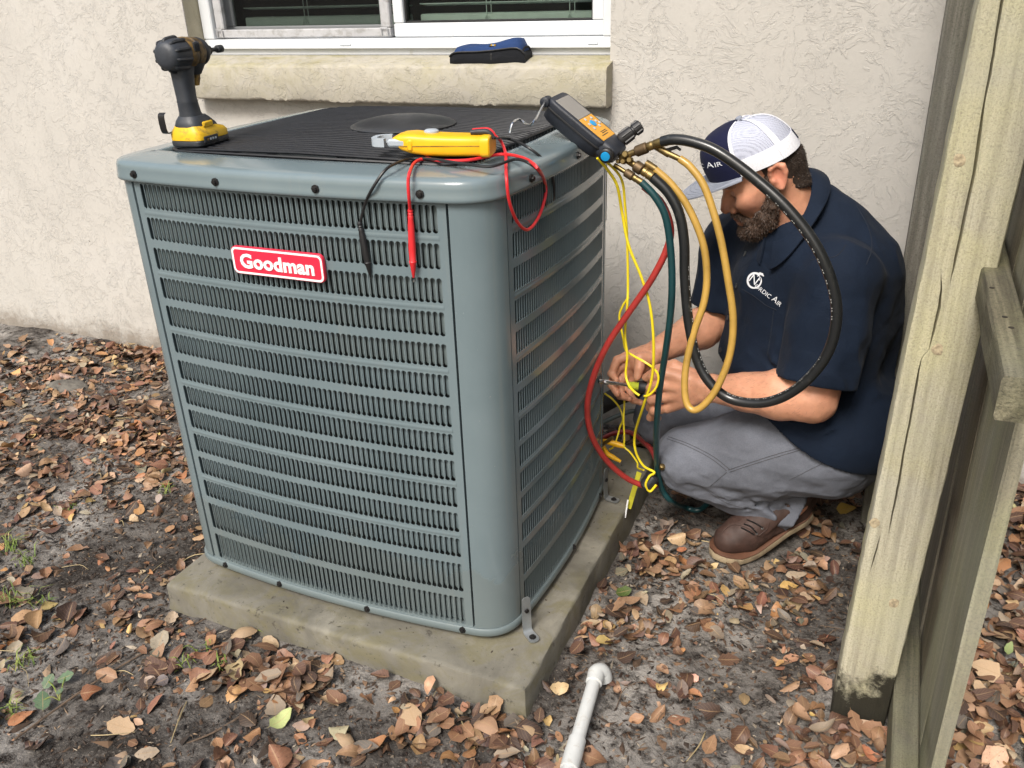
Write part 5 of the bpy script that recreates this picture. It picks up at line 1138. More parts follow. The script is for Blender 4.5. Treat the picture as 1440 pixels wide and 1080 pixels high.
# ---- clamp meter lying on its side
def meter():
    a = P(555, 214, z=ZG + .016); b = P(684, 214, z=ZG + .016); X = b - a; Lb = np.linalg.norm(X); X /= Lb; Z = W3[2]; Y = np.cross(Z, X)   # Y away from camera
    T = thing('clamp_meter', 'yellow clamp meter lying on its side on the black guard', 'multimeter', a)
    o = a + Y * .026; zc = ZG + .0235 - a[2]
    m = MB()
    secs = []
    for t, h0, h1, w in ((-.004, .006, .013, .020), (.0, .002, .0155, .024), (.010, -.006, .0185, .027), (.025, -.011, .0195, .0285), (.05, -.0150, .0175, .0275), (.08, -.0160, .0160, .0265), (.10, -.0160, .0155, .0265), (Lb - .004, -.0155, .0145, .0255), (Lb, -.0135, .0120, .023)):
        secs.append((t, (h0 + h1) / 2, 0, (h1 - h0) / 2, w, 5))
    m.loft(fr(o + Z * zc, Z, Y, X), secs, 28); bd = m.build('body', M_YEL, T)
    # parting line and holster lip
    g = MB()
    for s in (-1, 1): g.tube([o + Z * (zc + .0015) + X * t - Y * (w * s + s * .0002) for t, w in ((.010, .0272), (.025, .0286), (.05, .0276), (.08, .0266), (Lb - .006, .0257))], .0006, 5, smooth=False)
    g.build('parting_line', M_BRONZE, bd)
    m = MB(); m.loft(fr(o + Z * zc, Z, Y, X), [(Lb - .010, -.0005, 0, .0158, .0272, 5), (Lb - .006, -.0005, 0, .0165, .028, 5), (Lb + .003, -.0005, 0, .0165, .028, 5), (Lb + .005, -.0005, 0, .0145, .026, 5)], 28); m.build('holster_rim', M_YEL, T)
    # grey jaws: two curved arms meeting at the left
    for s in (-1, 1):
        m = MB(); R = []
        for k, th in enumerate(np.linspace(.10, 1.0, 12)):
            an = math.pi * th; c = o + Z * (zc + .006) - X * (.002 + .036 * math.sin(an * .5) ** .5) + Y * s * (.021 * math.cos(an * .5) ** .7)
            R.append(c)
        m2 = MB(); rr = []
        pts = np.array(R)
        for i, c in enumerate(pts):
            t = pts[min(i + 1, 11)] - pts[max(i - 1, 0)]; t /= np.linalg.norm(t); n = np.cross(Z, t); w = .0045; h = .0062
            rr.append(np.array([c - n * w - Z * h, c + n * w - Z * h, c + n * w + Z * h, c - n * w + Z * h]))
        m2.rings(rr); m2.build('jaw', M_GREY, T, angle=30)
    c = o + Z * (zc + .006) - Y * .0235 + X * .006
    m = MB(); m.box((c, X, Z, -Y), (.034, .0125, .008), .003); m.build('jaw_hinge', M_GREY, T)
    m = MB(); m.box((c + X * .020 - Y * .002 - Z * .003, X, Z, -Y), (.011, .019, .010), .003); m.build('jaw_lever', M_YEL, T)
    c = o + Z * (zc + .0155) + X * .052 + Y * .008
    m = MB(); m.lathe(c, Z, [(0, .012), (.004, .0118), (.0062, .009), (.0068, .002)], 24); m.build('dial', M_GREY, T)
    for d, mt in ((0, M_BLKPL), (.012, M_REDLEAD)):
        e = o + Z * (zc + .0145) + X * (Lb - .002) + Y * (d - .004); m = MB(); m.tube([e - X * .026 + Z * .004, e - X * .004 + Z * .005, e + X * .004 + Z * .002, e + X * .010 - Z * .005], [.0042, .0048, .0042, .003], 10); m.build('lead_plug', mt, T)
    return o, X, Y, Z, zc, Lb
MT = meter()
mo, mX, mY, mZ, mzc, mLb = MT
e0 = mo + mZ * (mzc + .010) + mX * (mLb + .009)
zl = ZG + .0062
fy = lambda u, v, o=.013: P(u, v, y=-HYY - SAG * .75 - o)
rx = lambda u, v, o=.014: P(u, v, x=HX + o)
red = [e0 + mY * .008, P(704, 198, z=zl + .014), P(711, 216, z=zl), rx(712, 245, .010), rx(716, 282), rx(727, 311), rx(742, 323, .016), rx(757, 306), rx(767, 275), rx(766, 255, .016), P(757, 238, z=ZT + .050), P(738, 223, z=zl + .004), P(705, 217, z=zl), P(660, 225, z=zl), P(622, 226, z=zl), P(598, 223, z=zl), P(583, 229, z=zl - .002), fy(576, 243, .004), fy(574, 256), fy(575, 277), fy(577, 297, .003)]
RL = MB().tube(red, .0026, 8, 8).build('red_test_lead', M_REDLEAD)
tag(RL, 'red meter lead looping over the edge with probe hanging in front', 'test lead')
def probe(a, b, mat, tipmat, parent):
    a = np.array(a); b = np.array(b); d = b - a; ln = np.linalg.norm(d); d /= ln
    m = MB(); m.lathe(a - d * .004, d, [(0, .0030), (.003, .0042), (.005, .0042), (.006, .0035), (.008, .0044), (.010, .0036), (.012, .0046), (.016, .0042), (ln * .22, .0050), (ln * .55, .0058), (ln * .72, .0050), (ln * .735, .0062), (ln * .75, .0058), (ln * .78, .0048), (ln * .96, .0020), (ln * .97, .0012)], 14); p = m.build('probe', mat, parent)
    m = MB(); m.lathe(b - d * ln * .035, d, [(0, .0012), (ln * .03, .0010), (ln * .035, .0004)], 8); m.build('probe_tip', tipmat, p)
probe(fy(577, 297, .003), fy(582, 397, .003), M_REDLEAD, M_STEEL, RL)
blk = [e0 - mY * .002, P(716, 195, z=zl + .006), P(742, 207, z=zl), rx(765, 226, .010), rx(777, 250), rx(779, 272), rx(775, 290, .006), rx(770, 297, .005), rx(767, 290, .010), rx(766, 270, .012), rx(762, 248, .014), P(748, 232, z=ZT + .050), P(725, 224, z=zl + .003), P(690, 234, z=zl - .001), P(650, 230, z=zl), P(610, 224, z=zl + .001), P(580, 223, z=zl), P(556, 230, z=zl), fy(541, 240, .000), fy(525, 263), fy(514, 285, .006), fy(506, 315, .002)]
BL_ = MB().tube(blk, .0024, 8, 8).build('black_test_lead', M_BLKLEAD)
tag(BL_, 'black meter lead hanging over the front with its probe', 'test lead')
probe(fy(506, 315, .003), fy(522, 393, .003), M_BLKLEAD, M_BLKLEAD, BL_)

# ---- digital manifold gauge hooked over the lid edge
GP = [0.314, 0.267, 0.946]; gs = 0.862
gc = CAM_LOC + (np.array(GP) - CAM_LOC) * gs
gR = np.array(Euler((0.089, 0.628, -0.025)).to_matrix()); gX, gY, gZ = gR[:, 0], gR[:, 1], gR[:, 2]; GW, GL, GT = .0655, .125, .038
MG = thing('manifold_gauge', 'black digital manifold gauge with orange keypad leaning on the lid edge', 'gauge', gc)
def gp(x, y, z=0): return gc + gX * x + gY * y + gZ * z
M_GBLK = simple('navy black rubber', (0.018, 0.021, 0.029), 0.5, var=0.3, vscale=40, bmp=0.25, bscale=500, dirt=((0.08, 0.075, 0.075), 25, 0.62, 0.25))
m = MB(); m.loft(fr(gp(0, 0, 0), gX, gY, gZ), [(-GT, 0, 0, GL * .46, GW * .42, 5), (-GT + .004, 0, 0, GL * .49, GW * .47, 6), (-.013, 0, 0, GL * .50, GW * .50, 6), (-.004, 0, 0, GL * .515, GW * .525, 7), (-.0005, 0, 0, GL * .51, GW * .515, 7), (0.0008, 0, 0, GL * .49, GW * .48, 8)], 40); gb = m.build('housing', M_GBLK, MG, angle=50)
m = MB(); m.loft(fr(gp(0, 0, -.0165), gX, gY, gZ), [(0, 0, 0, GL * .512, GW * .522, 6), (.0018, 0, 0, GL * .518, GW * .532, 6), (.0036, 0, 0, GL * .512, GW * .522, 6)], 40); m.build('seam_band', M_BLACK, MG, angle=50)
M_LCD = simple('grey display', (0.22, 0.21, 0.195), 0.15, var=0.05); M_ORANGE = simple('orange keypad', (0.62, 0.30, 0.03), 0.45, var=0.06); M_BLUE = simple('blue key', (0.01, 0.26, 0.55), 0.35); M_KEY = simple('grey key', (0.42, 0.46, 0.47), 0.4, var=0.05)
def gpl(name, x0, x1, y0, y1, z, mat, parent, h=.001, b=.0006):
    m = MB(); m.box((gp((x0 + x1) / 2, (y0 + y1) / 2, z + h / 2), gX, gY, gZ), (x1 - x0, y1 - y0, h), b); return m.build(name, mat, parent)
gpl('display', -GL * .425, .000, -GW * .405, GW * .405, .0008, M_LCD, MG)
kp = gpl('keypad', .0006, GL * .455, -GW * .405, GW * .405, .0008, M_ORANGE, MG, .0012)
m = MB(); m.lathe(gp(.0185, .000, .002), gZ, [(0, .0074), (.001, .0074), (.0016, .0055)], 18); m.build('blue_key', M_BLUE, kp)
for kx, ky in ((.008, .012), (.006, -.010), (.0175, -.0145), (.0175, .0145), (.0285, -.013), (.0285, .009), (.0235, .020)): gpl('key', kx - .0028, kx + .0028, ky - .0026, ky + .0026, .002, M_KEY, kp, .0012)
for kx, ky, l in ((.040, .004, .022), (.0435, .004, .022), (.048, -.002, .026)):
    gpl('print_line', kx - .0008, kx + .0008, ky - l / 2, ky + l / 2, .002, M_BLACK, kp, .0003, .0001)
# swivel hook
m = MB(); m.lathe(gp(-GL * .54, -GW * .36, -.012), gY, [(-.010, .006), (-.008, .0088), (.008, .0088), (.010, .006)], 16); m.build('hook_swivel', M_GBLK, MG)
hk = [gp(-GL * .54, -GW * .45, -.012), P(750, 172, z=gp(-GL * .54, -GW * .45, -.012)[2] - .012), P(741, 175, z=ZG + .020), P(730, 168, z=ZG + .026), P(721, 173, z=ZG + .024), P(717, 187, z=ZG + .008)]
MB().tube(hk, .0022, 8).build('hook', M_STEEL, MG)
# valve block below the keypad
m = MB(); m.loft(fr(gp(GL * .60, 0, -.013), gY, gZ, gX), [(-.018, 0, 0, GW * .44, .015, 5), (-.012, 0, 0, GW * .48, .017, 5), (.006, 0, 0, GW * .46, .0165, 5), (.014, 0, 0, GW * .34, .013, 4)], 24); vb = m.build('valve_block', M_GBLK, MG)
k1 = gp(GL * .60, -GW * .40, -.012); m = MB(); m.lathe(k1, -gY * .95 + gX * .15, [(0, .0115), (.006, .0125), (.013, .0125), (.0145, .011), (.015, .0085)], 20); kn = m.build('valve_knob', M_BLACK, MG)
m = MB(); d = -gY * .95 + gX * .15; d /= np.linalg.norm(d); m.lathe(k1 + d * .0148, d, [(0, .0082), (.0012, .0080), (.0016, .006)], 18); m.build('blue_cap', M_BLUE, kn)
kd = P(893, 182, y=gp(GL * .62, GW * .3)[1] + .012) - gp(GL * .58, GW * .28, 0); k2 = gp(GL * .58, GW * .28, 0); kd /= np.linalg.norm(kd)
m = MB(); m.lathe(k2, kd, [(0, .0095), (.004, .0120), (.026, .0115), (.028, .0098), (.030, .0098), (.031, .0115), (.044, .0110), (.046, .0085), (.0462, .003)], 20); kn2 = m.build('valve_knob', M_BLACK, MG)
for an in np.radians(np.arange(0, 360, 60)):
    x, y, z = frame_z(kd, [0, 0, 1]); r = x * math.cos(an) + y * math.sin(an); m = MB(); m.tube([k2 + kd * .006 + r * .0118, k2 + kd * .025 + r * .0112], .0022, 6, smooth=False); m.tube([k2 + kd * .032 + r * .0108, k2 + kd * .043 + r * .0108], .0022, 6, smooth=False); m.build('knob_rib', M_BLACK, kn2)
GYP = gp(GL * .66, 0)[1]
Q = lambda u, v, dy=0.0: P(u, v, y=GYP + dy)
def fitting(pts, rad, mat, parent, name='fitting', sides=12):
    m = MB(); m.tube(pts, rad, sides, smooth=False); return m.build(name, mat, parent)
# brass ports and couplings, each in the valve block
def coupling(a, b, stem, nut0, nut1, crimp1, rs, rn, rc):
    """a block end, b hose end; fractions along a-b"""
    a, b = np.array(a), np.array(b); d = b - a
    fitting([a, a + d * nut0], rs, M_BRASS, MG, 'port')
    x, y, z = frame_z(d, [0, 0, 1]); ln = np.linalg.norm(d); m = MB(); m.lathe(a + d * nut0, z, [(0, rn * .8), (ln * .03, rn), (ln * (nut1 - nut0) - ln * .03, rn), (ln * (nut1 - nut0), rn * .8)], 14); m.build('nut', M_BRASSD, MG, angle=30)
    m = MB(); l2 = ln * (crimp1 - nut1); m.lathe(a + d * nut1, z, [(0, rc * .8), (l2 * .1, rc), (l2 * .35, rc), (l2 * .4, rc * .9), (l2 * .5, rc * .9), (l2 * .55, rc), (l2 * .9, rc), (l2, rc * 1.05), (l2 * 1.01, rc * .8)], 14); m.build('crimp', M_BRASS, MG, angle=30)
coupling(Q(872, 222), Q(931, 199, -.01), 0, .38, .66, 1.0, .0058, .0098, .0078)
coupling(Q(880, 224, .004), Q(918, 249, -.005), 0, .34, .62, 1.0, .0058, .0104, .0086)
coupling(Q(864, 232, -.004), Q(903, 257, -.014), 0, .40, .68, 1.0, .0042, .0078, .0062)
fitting([Q(923, 206), Q(941, 217, -.006)], [.0062, .0062], M_BRASS, MG, 'port'); fitting([Q(940, 216, -.006), Q(957, 224, -.008)], [.0055, .0050], M_BRASS, MG, 'crimp')
fitting([Q(908, 229, .006), Q(922, 238, .006)], [.0068, .0066], M_BRASS, MG, 'crimp')
for u, v, r in ((881, 216, .0062), (887, 224, .0055), (878, 226, .0052), (871, 226, .004)): m = MB(); c = Q(u, v); m.lathe(c - np.array([0, .006, 0]), (0, -1, .2), [(-.006, r), (.004, r), (.006, r * .7)], 8); m.build('hex_plug', M_BRASS, MG)
fitting([Q(935, 212, -.004), Q(952, 207, -.006), Q(957, 211, -.008)], [.0035, .0030, .0022], M_BLACK, MG, 'valve_lever')

# ---- hoses
def hosemat(name, c, rough=0.32, fleck=None):
    m, nt, bs = new_mat(name); v = coords(nt); col = ramp(nt, noise(nt, 20, 4, 0.6, 0.2, v), [(0.3, tuple(x * .82 for x in c)), (0.7, tuple(x * 1.15 for x in c))])
    col = mix(nt, ramp(nt, noise(nt, 70, 5, 0.7, 0, v), [(0.60, (0, 0, 0)), (0.72, (0.45,) * 3)]), col, fleck or tuple(x * 0.45 for x in c))
    setc(nt, bs, col); bs.inputs['Roughness'].default_value = rough; bs.inputs['Coat Weight'].default_value = 0.2; bump(nt, bs, noise(nt, 500, 2, .6, 0, v), 0.12, 0.0006); return m
M_HBLK = hosemat('black vacuum hose', (0.012, 0.013, 0.014), 0.30, (0.10, 0.10, 0.09)); M_HGOLD = hosemat('dirty yellow hose', (0.42, 0.255, 0.055), 0.38, (0.20, 0.11, 0.02)); M_HTEAL = hosemat('teal hose', (0.010, 0.048, 0.054), 0.30); M_HRED = hosemat('red hose', (0.36, 0.035, 0.03), 0.35)
def hose(name, pts, r, mat, label, n=8, sides=14):
    return tag(MB().tube(pts, r, sides, n).build(name, mat), label, 'hose')
HBP = [Q(931, 199, -.010), Q(948, 196, -.014), Q(975, 200, -.018), Q(1010, 214, -.024), Q(1060, 250, -.032), Q(1110, 296, -.045), Q(1150, 350, -.055), Q(1173, 410, -.06), Q(1175, 460, -.06), Q(1158, 507, -.055), Q(1120, 547, -.05), Q(1076, 566, -.045), Q(1030, 562, -.035), Q(1000, 540, -.030), Q(980, 505, -.022), Q(968, 450, -.016), Q(963, 390, -.012), Q(962, 340, -.010), Q(955, 300, -.008), Q(940, 271, -.006), Q(918, 249, -.005)]
HB = hose('black_hose', HBP, .0092, M_HBLK, 'thick glossy black hose looping wide in front of the man')
hb_pts = catmull(HBP, 8); tq = np.gradient(hb_pts, axis=0); tq /= np.linalg.norm(tq, axis=1)[:, None]; mk = MB()
for i in range(34, len(hb_pts) - 30):          # line of worn white print along the hose
    view = CAM_LOC - hb_pts[i]; view /= np.linalg.norm(view); side = np.cross(tq[i], view); side /= np.linalg.norm(side); out = view * .62 + side * .78; out /= np.linalg.norm(out)
    if i % 2 or (i // 9) % 4 == 3: continue
    for f_ in (-.0035, .0012):
        c = hb_pts[i] + out * .00925 + tq[i] * f_; x, y, z = frame_z(out, tq[i]); mk.box((c, x, y, z), (.0028, .0017, .0003), .0001)
mk.build('worn_print', simple('worn white print', (0.42, 0.42, 0.40), .6, var=.4, vscale=300), HB, smooth=False, kind='stuff')
hose('yellow_hose', [Q(956, 223, -.008), Q(972, 236, -.012), Q(992, 266, -.018), Q(1012, 330, -.026), Q(1024, 395, -.030), Q(1031, 450, -.034), Q(1026, 500, -.038), Q(1008, 546, -.046), Q(988, 571, -.05), Q(973, 576, -.05), Q(964, 560, -.044), Q(964, 520, -.034), Q(975, 470, -.022), Q(990, 425, -.010), Q(994, 385, -.002), Q(988, 340, .002), Q(968, 292, .004), Q(944, 259, .005), Q(921, 238, .006)], .0066, M_HGOLD, 'slim dirty yellow hose hanging in a long loop from the gauge')
hose('teal_hose', [Q(902, 256, -.014), Q(920, 275, -.014), Q(935, 302, -.012), Q(942, 340, -.008), Q(945, 390, -.004), Q(943, 440, .005), Q(936, 495, .03), Q(928, 545, .06), Q(924, 590, .09), P(923, 635, y=.17), P(925, 665, y=.20), P(932, 690, y=.215), P(945, 706, y=.23), P(962, 713, z=.012), P(985, 716, z=.008), P(1000, 690, y=.42), P(960, 650, y=.62)], .0066, M_HTEAL, 'dark teal hose hanging straight down past the knee')
hose('red_hose', [P(905, 262, y=.06), P(930, 285, y=.06), P(943, 320, y=.06), P(937, 352, y=.055), P(915, 395, y=.05), P(884, 440, y=.045), P(853, 487, y=.04), P(833, 535, y=.045), P(826, 575, y=.06), P(832, 612, y=.085), P(851, 645, y=.12), P(879, 671, y=.155), P(905, 683, y=.175), P(920, 684, y=.20), P(928, 672, y=.24), P(920, 640, y=.34), P(906, 622, y=.44), P(885, 608, y=.52), P(862, 610, y=.54), P(845, 618, y=.54)], .0065, M_HRED, 'red hose curving down along the side of the unit')
m = MB(); c0, c1 = P(907, 684, y=.172), P(927, 662, y=.192); m.lathe(c0 - (c1 - c0) * .1, c1 - c0, [(0, .010), (.004, .0150), (.012, .0160), (.024, .0160), (.034, .0150), (.038, .011)], 16); HT = m.build('hose_strap', M_BLKPL); tag(HT, 'black strap tying the red and teal hoses together near the ground', 'cable strap')
m = MB(); m.lathe(P(930, 660, y=.190), (.3, -.2, 1), [(0, .004), (.006, .007), (.012, .007), (.014, .004)], 10); m.build('brass_end', M_BRASS, HT)
# yellow sensor wires from the gauge to the pipe clamps
M_YWIRE = simple('yellow sensor wire', (0.78, 0.62, 0.02), 0.4, var=0.06)
y1 = [gp(GL * .52, -GW * .4, -.03), Q(856, 241, .0), Q(868, 262, .01), Q(875, 300, .03), Q(884, 345, .03), Q(902, 390, .03), Q(914, 430, .03), Q(919, 480, .03), Q(917, 530, .04), Q(905, 570, .06), P(893, 610, y=.16), P(894, 635, y=.17), P(905, 655, y=.175), P(920, 664, y=.178), P(913, 670, y=.165), P(908, 682, y=.16), P(914, 691, y=.165), P(923, 682, y=.17)]
YW1 = tag(MB().tube(y1, .0028, 8).build('yellow_wire', M_YWIRE), 'bright yellow sensor wire running from the gauge to the strap', 'wire')
y2 = [gp(GL * .54, -GW * .2, -.03), Q(873, 250, .02), Q(879, 290, .03), Q(882, 340, .04), Q(883, 400, .04), Q(882, 430, .03), Q(879, 470, .04), Q(882, 500, .04), Q(880, 526, .04), Q(884, 541, .03), Q(891, 550, .03), Q(899, 556, .03)]
YW2 = tag(MB().tube(y2, .0025, 8).build('yellow_wire', M_YWIRE), 'thin yellow wire hanging from the gauge to the screwdriver ferrule', 'wire')
y5 = [Q(884, 418, .06), Q(876, 430, .06), Q(871, 446, .06), Q(876, 474, .06), Q(880, 492, .06), Q(890, 500, .05), Q(908, 510, .04), Q(921, 520, .04), Q(926, 531, .04), Q(922, 546, .04), Q(912, 556, .04), Q(906, 557, .045)]
tag(MB().tube(y5, .0023, 8).build('yellow_wire', M_YWIRE), 'short twisted yellow wire crossing the back of the hands', 'wire')
y3 = [P(850, 553, y=.34), P(862, 562, y=.34), P(872, 575, y=.34), P(876, 590, y=.33), P(872, 600, y=.33), P(868, 615, y=.32), P(863, 628, y=.31), P(857, 632, y=.31)]
YW3 = tag(MB().tube(y3, .0023, 8).build('yellow_wire', M_YWIRE), 'short yellow wire ending at the yellow pipe clamp', 'wire')
y4 = [P(876, 540, y=.31), P(878, 565, y=.31), P(877, 590, y=.30), P(878, 615, y=.29), P(878, 628, y=.285), P(886, 636, y=.28), P(896, 650, y=.26), P(897, 658, y=.24), P(905, 661, y=.21)]
YW4 = tag(MB().tube(y4, .0023, 8).build('yellow_wire', M_YWIRE), 'yellow wire dropping straight to the back of the yellow clamp', 'wire')
# yellow pipe clamp probe
PC = thing('pipe_clamp', 'yellow plastic pipe clamp probe lying behind the red hose', 'clamp', P(862, 630, y=.29))
pc = lambda u, v, y=.29: P(u, v, y=y)
m = MB(); m.tube([pc(848, 620), pc(858, 622), pc(868, 625), pc(879, 628)], [.005, .0075, .0075, .005], 10); m.build('upper_jaw', M_YEL, PC)
m = MB(); m.tube([pc(849, 628), pc(853, 637), pc(862, 643), pc(873, 649)], [.0045, .0065, .0065, .004], 10); m.build('lower_jaw', M_YEL, PC)
m = MB(); m.tube([pc(846, 626, .285), pc(862, 615, .285)], .0045, 10, smooth=False); m.build('spring_pin', M_BRASS, PC)
# yellow hang tags
for (u0, v0, u1, v1, y, lab) in ((899, 664, 884, 715, .23, 'long yellow tag hanging by the hose strap'),):
    a, b = P(u0, v0, y=y), P(u1, v1, y=y - .02); d = b - a; x, yv, z = frame_z(d, [1, 0, 0]); m = MB(); m.box((a + d / 2, x, yv, z), (.012, .0012, np.linalg.norm(d)), .0004); tg_ = m.build('yellow_tag', simple('yellow tag', (0.52, 0.48, 0.03), 0.5, var=0.2)); tag(tg_, lab, 'tag')
a, b = P(883, 703, y=.2), P(879, 728, y=.195); d = b - a; x, yv, z = frame_z(d, [1, 0, 0]); m = MB(); m.box((a + d / 2, x, yv, z), (.004, .0012, np.linalg.norm(d)), .0004); m.build('tag_end', M_WHITE, tg_)
# insulated line set behind the unit
M_FOAM = simple('black pipe insulation', (0.012, 0.012, 0.013), 0.7, var=0.4, vscale=25, bmp=0.8, bscale=40, bdist=.006)
LS = MB().tube([(.28, .40, .20), (.36, .47, .235), (.44, .53, .225), (.52, .56, .15), (.56, .57, .05), (.57, .60, -.03)], .024, 16).build('line_set', M_FOAM); tag(LS, 'thick black insulated refrigerant pipe bending to the ground behind the unit', 'pipe')
tag(MB().tube([(.30, .38, .17), (.38, .45, .195), (.46, .50, .18), (.52, .52, .10), (.54, .53, -.02)], .006, 10).build('copper_line', hosemat('grey green pipe', (0.10, 0.13, 0.125), 0.4)), 'thin grey green pipe below the black insulated pipe', 'pipe')
# screwdriver in the hands
SD = thing('nut_driver', 'chrome nut driver with black and lime handle held in both hands', 'screwdriver', P(895, 543, y=.245))
s0, s1, s2, s3 = P(842, 536, y=.188), P(884, 541.5, y=.232), P(898, 543.5, y=.245), P(948, 549, y=.262)
d = s1 - s0; ln = np.linalg.norm(d); m = MB(); m.lathe(s0, d, [(0, .0046), (.010, .0050), (.012, .0042), (.016, .0058), (.024, .0058), (.025, .0042), (ln * .98, .0042)], 14); m.build('shaft', M_STEEL, SD, angle=25)
d = s2 - s1; ln = np.linalg.norm(d); m = MB(); m.lathe(s1 - d * .02, d, [(0, .0065), (.002, .0085), (ln * .3, .0080), (ln * .4, .0092), (ln * .7, .0092), (ln * .8, .0085), (ln * 1.02, .0098)], 14); m.build('lime_ferrule', simple('lime plastic', (0.52, 0.60, 0.05), 0.35), SD)
d = s3 - s2; ln = np.linalg.norm(d); m = MB(); m.lathe(s2, d, [(0, .010), (.004, .0128), (.020, .0125), (.040, .0115), (ln * .85, .0122), (ln, .008)], 16); m.build('handle', M_BLKPL, SD)
# ---- zipped pouch on the window sill
def pouch():
    a, b = P(633, 93, y=.705), P(738, 87, y=.715); X = b - a; X[2] = 0; L = np.linalg.norm(X); X /= L; Z = W3[2]; Y = np.cross(Z, X); zs = 1.0035
    T = thing('tool_pouch', 'blue and black zipped fabric pouch on the window sill', 'pouch', a); o = np.array([a[0], a[1], zs]) + Y * .030
    M_PB = fabric('black pouch cloth', (0.010, 0.011, 0.014), wr=.5); M_PU = fabric('blue pouch cloth', (0.018, 0.042, 0.125), wr=.5)
    ts = np.linspace(0, 1, 18); hz = np.interp(ts, [0, .05, .15, .4, .6, .85, .95, 1], [.026, .038, .041, .042, .046, .054, .052, .034]); R = []; R2 = []
    for t, h in zip(ts, hz):
        w = .034 * (1 if .04 < t < .96 else .86); sag = .003 * math.sin(t * 9); R.append(np.array([o + X * t * L + Y * (w * c) + Z * (.0015 + (h * .72) * q) for c, q in ((-.92, 0), (-1.04, .25), (-1.05, .6), (-.98, 1), (.98, 1.06), (1.05, .6), (1.04, .25), (.92, 0))]))
        R2.append(np.array([o + X * (.006 + t * (L - .012)) + Y * (w * c) + Z * (.0015 + h * .72 + q * (h * .45 + sag * .5)) for c, q in ((-.97, -.03), (-.90, .5), (-.55, .86 - .25 * math.exp(-((t - .2) / .1) ** 2)), (0, 1.0 - .45 * math.exp(-((t - .18) / .09) ** 2)), (.55, .95), (.95, .5), (.98, -.02))]))
    m = MB(); m.rings(R); bd = m.build('base', M_PB, T, angle=60); m = MB(); m.rings(R2); tp = m.build('flap', M_PU, T, angle=60)
    m = MB(); m.tube([o + X * t * L - Y * (.034 * (1.03 if .04 < t < .96 else .9)) + Z * (.003 + np.interp(t, ts, hz) * .74) for t in np.linspace(0.0, 1, 24)], .0022, 6, smooth=False); m.build('zip', M_BLACK, T)
    m = MB(); m.tube([R2[0][i] for i in range(7)], .0022, 6, smooth=False); m.tube([R2[-1][i] + Z * .001 for i in range(7)], .0030, 6, smooth=False); m.build('piping', M_PB, tp)
    m = MB(); m.box((o + X * L * .57 - Y * .034 + Z * .021, Y * 0 + X, Z, -Y), (.006, .016, .004), .001); m.build('zip_pull', M_BLACK, T)
    c = R2[10][2] * .5 + R2[10][1] * .5; m = MB(); nrm = np.cross(X, R2[10][2] - R2[10][1]); nrm /= np.linalg.norm(nrm); nrm = nrm if nrm[2] > 0 else -nrm; v = np.cross(nrm, X); m.box((c + nrm * .001, X, v, nrm), (.020, .010, .001), .0003); lb = m.build('label', M_BLACK, T)
    for k, mt in enumerate((M_YEL, M_WHITE, M_YEL)):
        m = MB(); m.box((c + nrm * .0019 + X * (-.005 + .005 * k), X, v, nrm), (.003, .0035, .0006), .0002); m.build('label_mark', mt, lb)
pouch()
# ---- white condensate pipe
def pvc():
    T = thing('drain_pipe', 'white plastic drain pipe with elbow lying on the leaf litter', 'pipe', (.54, -.35, .03)); M_PVC = simple('white pvc', (0.50, 0.51, 0.50), 0.35, var=0.06, dirt=((0.36, 0.32, 0.26), 45, 0.58, 0.5))
    a, b, c = np.array(P(838, 950, z=.040)), np.array(P(812, 1040, z=.030)), np.array(P(770, 1190, z=.020)); r = .0125
    m = MB(); m.tube([a, b, c], r, 18, 6); m.build('pipe_run', M_PVC, T)
    d = (b - a) / np.linalg.norm(b - a); m = MB(); m.lathe(a + d * .018, -d, [(-.002, r), (0, r + .0028), (.020, r + .0032), (.0205, r + .001)], 18); m.build('socket', M_PVC, T)
    e = a - d * .004; m = MB(); m.tube([e + d * .012, e - d * .002, e - d * .010 + np.array([.006, .002, -.004]), e - d * .010 + np.array([.010, .004, -.012]), e - d * .009 + np.array([.012, .005, -.022])], [r + .003, r + .0034, r + .0034, r + .0034, r + .003], 18, 6); m.build('elbow', M_PVC, T)
    d2 = (c - b) / np.linalg.norm(c - b); m = MB(); m.lathe(b, d2, [(-.002, r), (.000, r + .0026), (.030, r + .0036), (.060, r + .0032), (.061, r)], 18); m.build('coupling', M_PVC, T)
pvc()
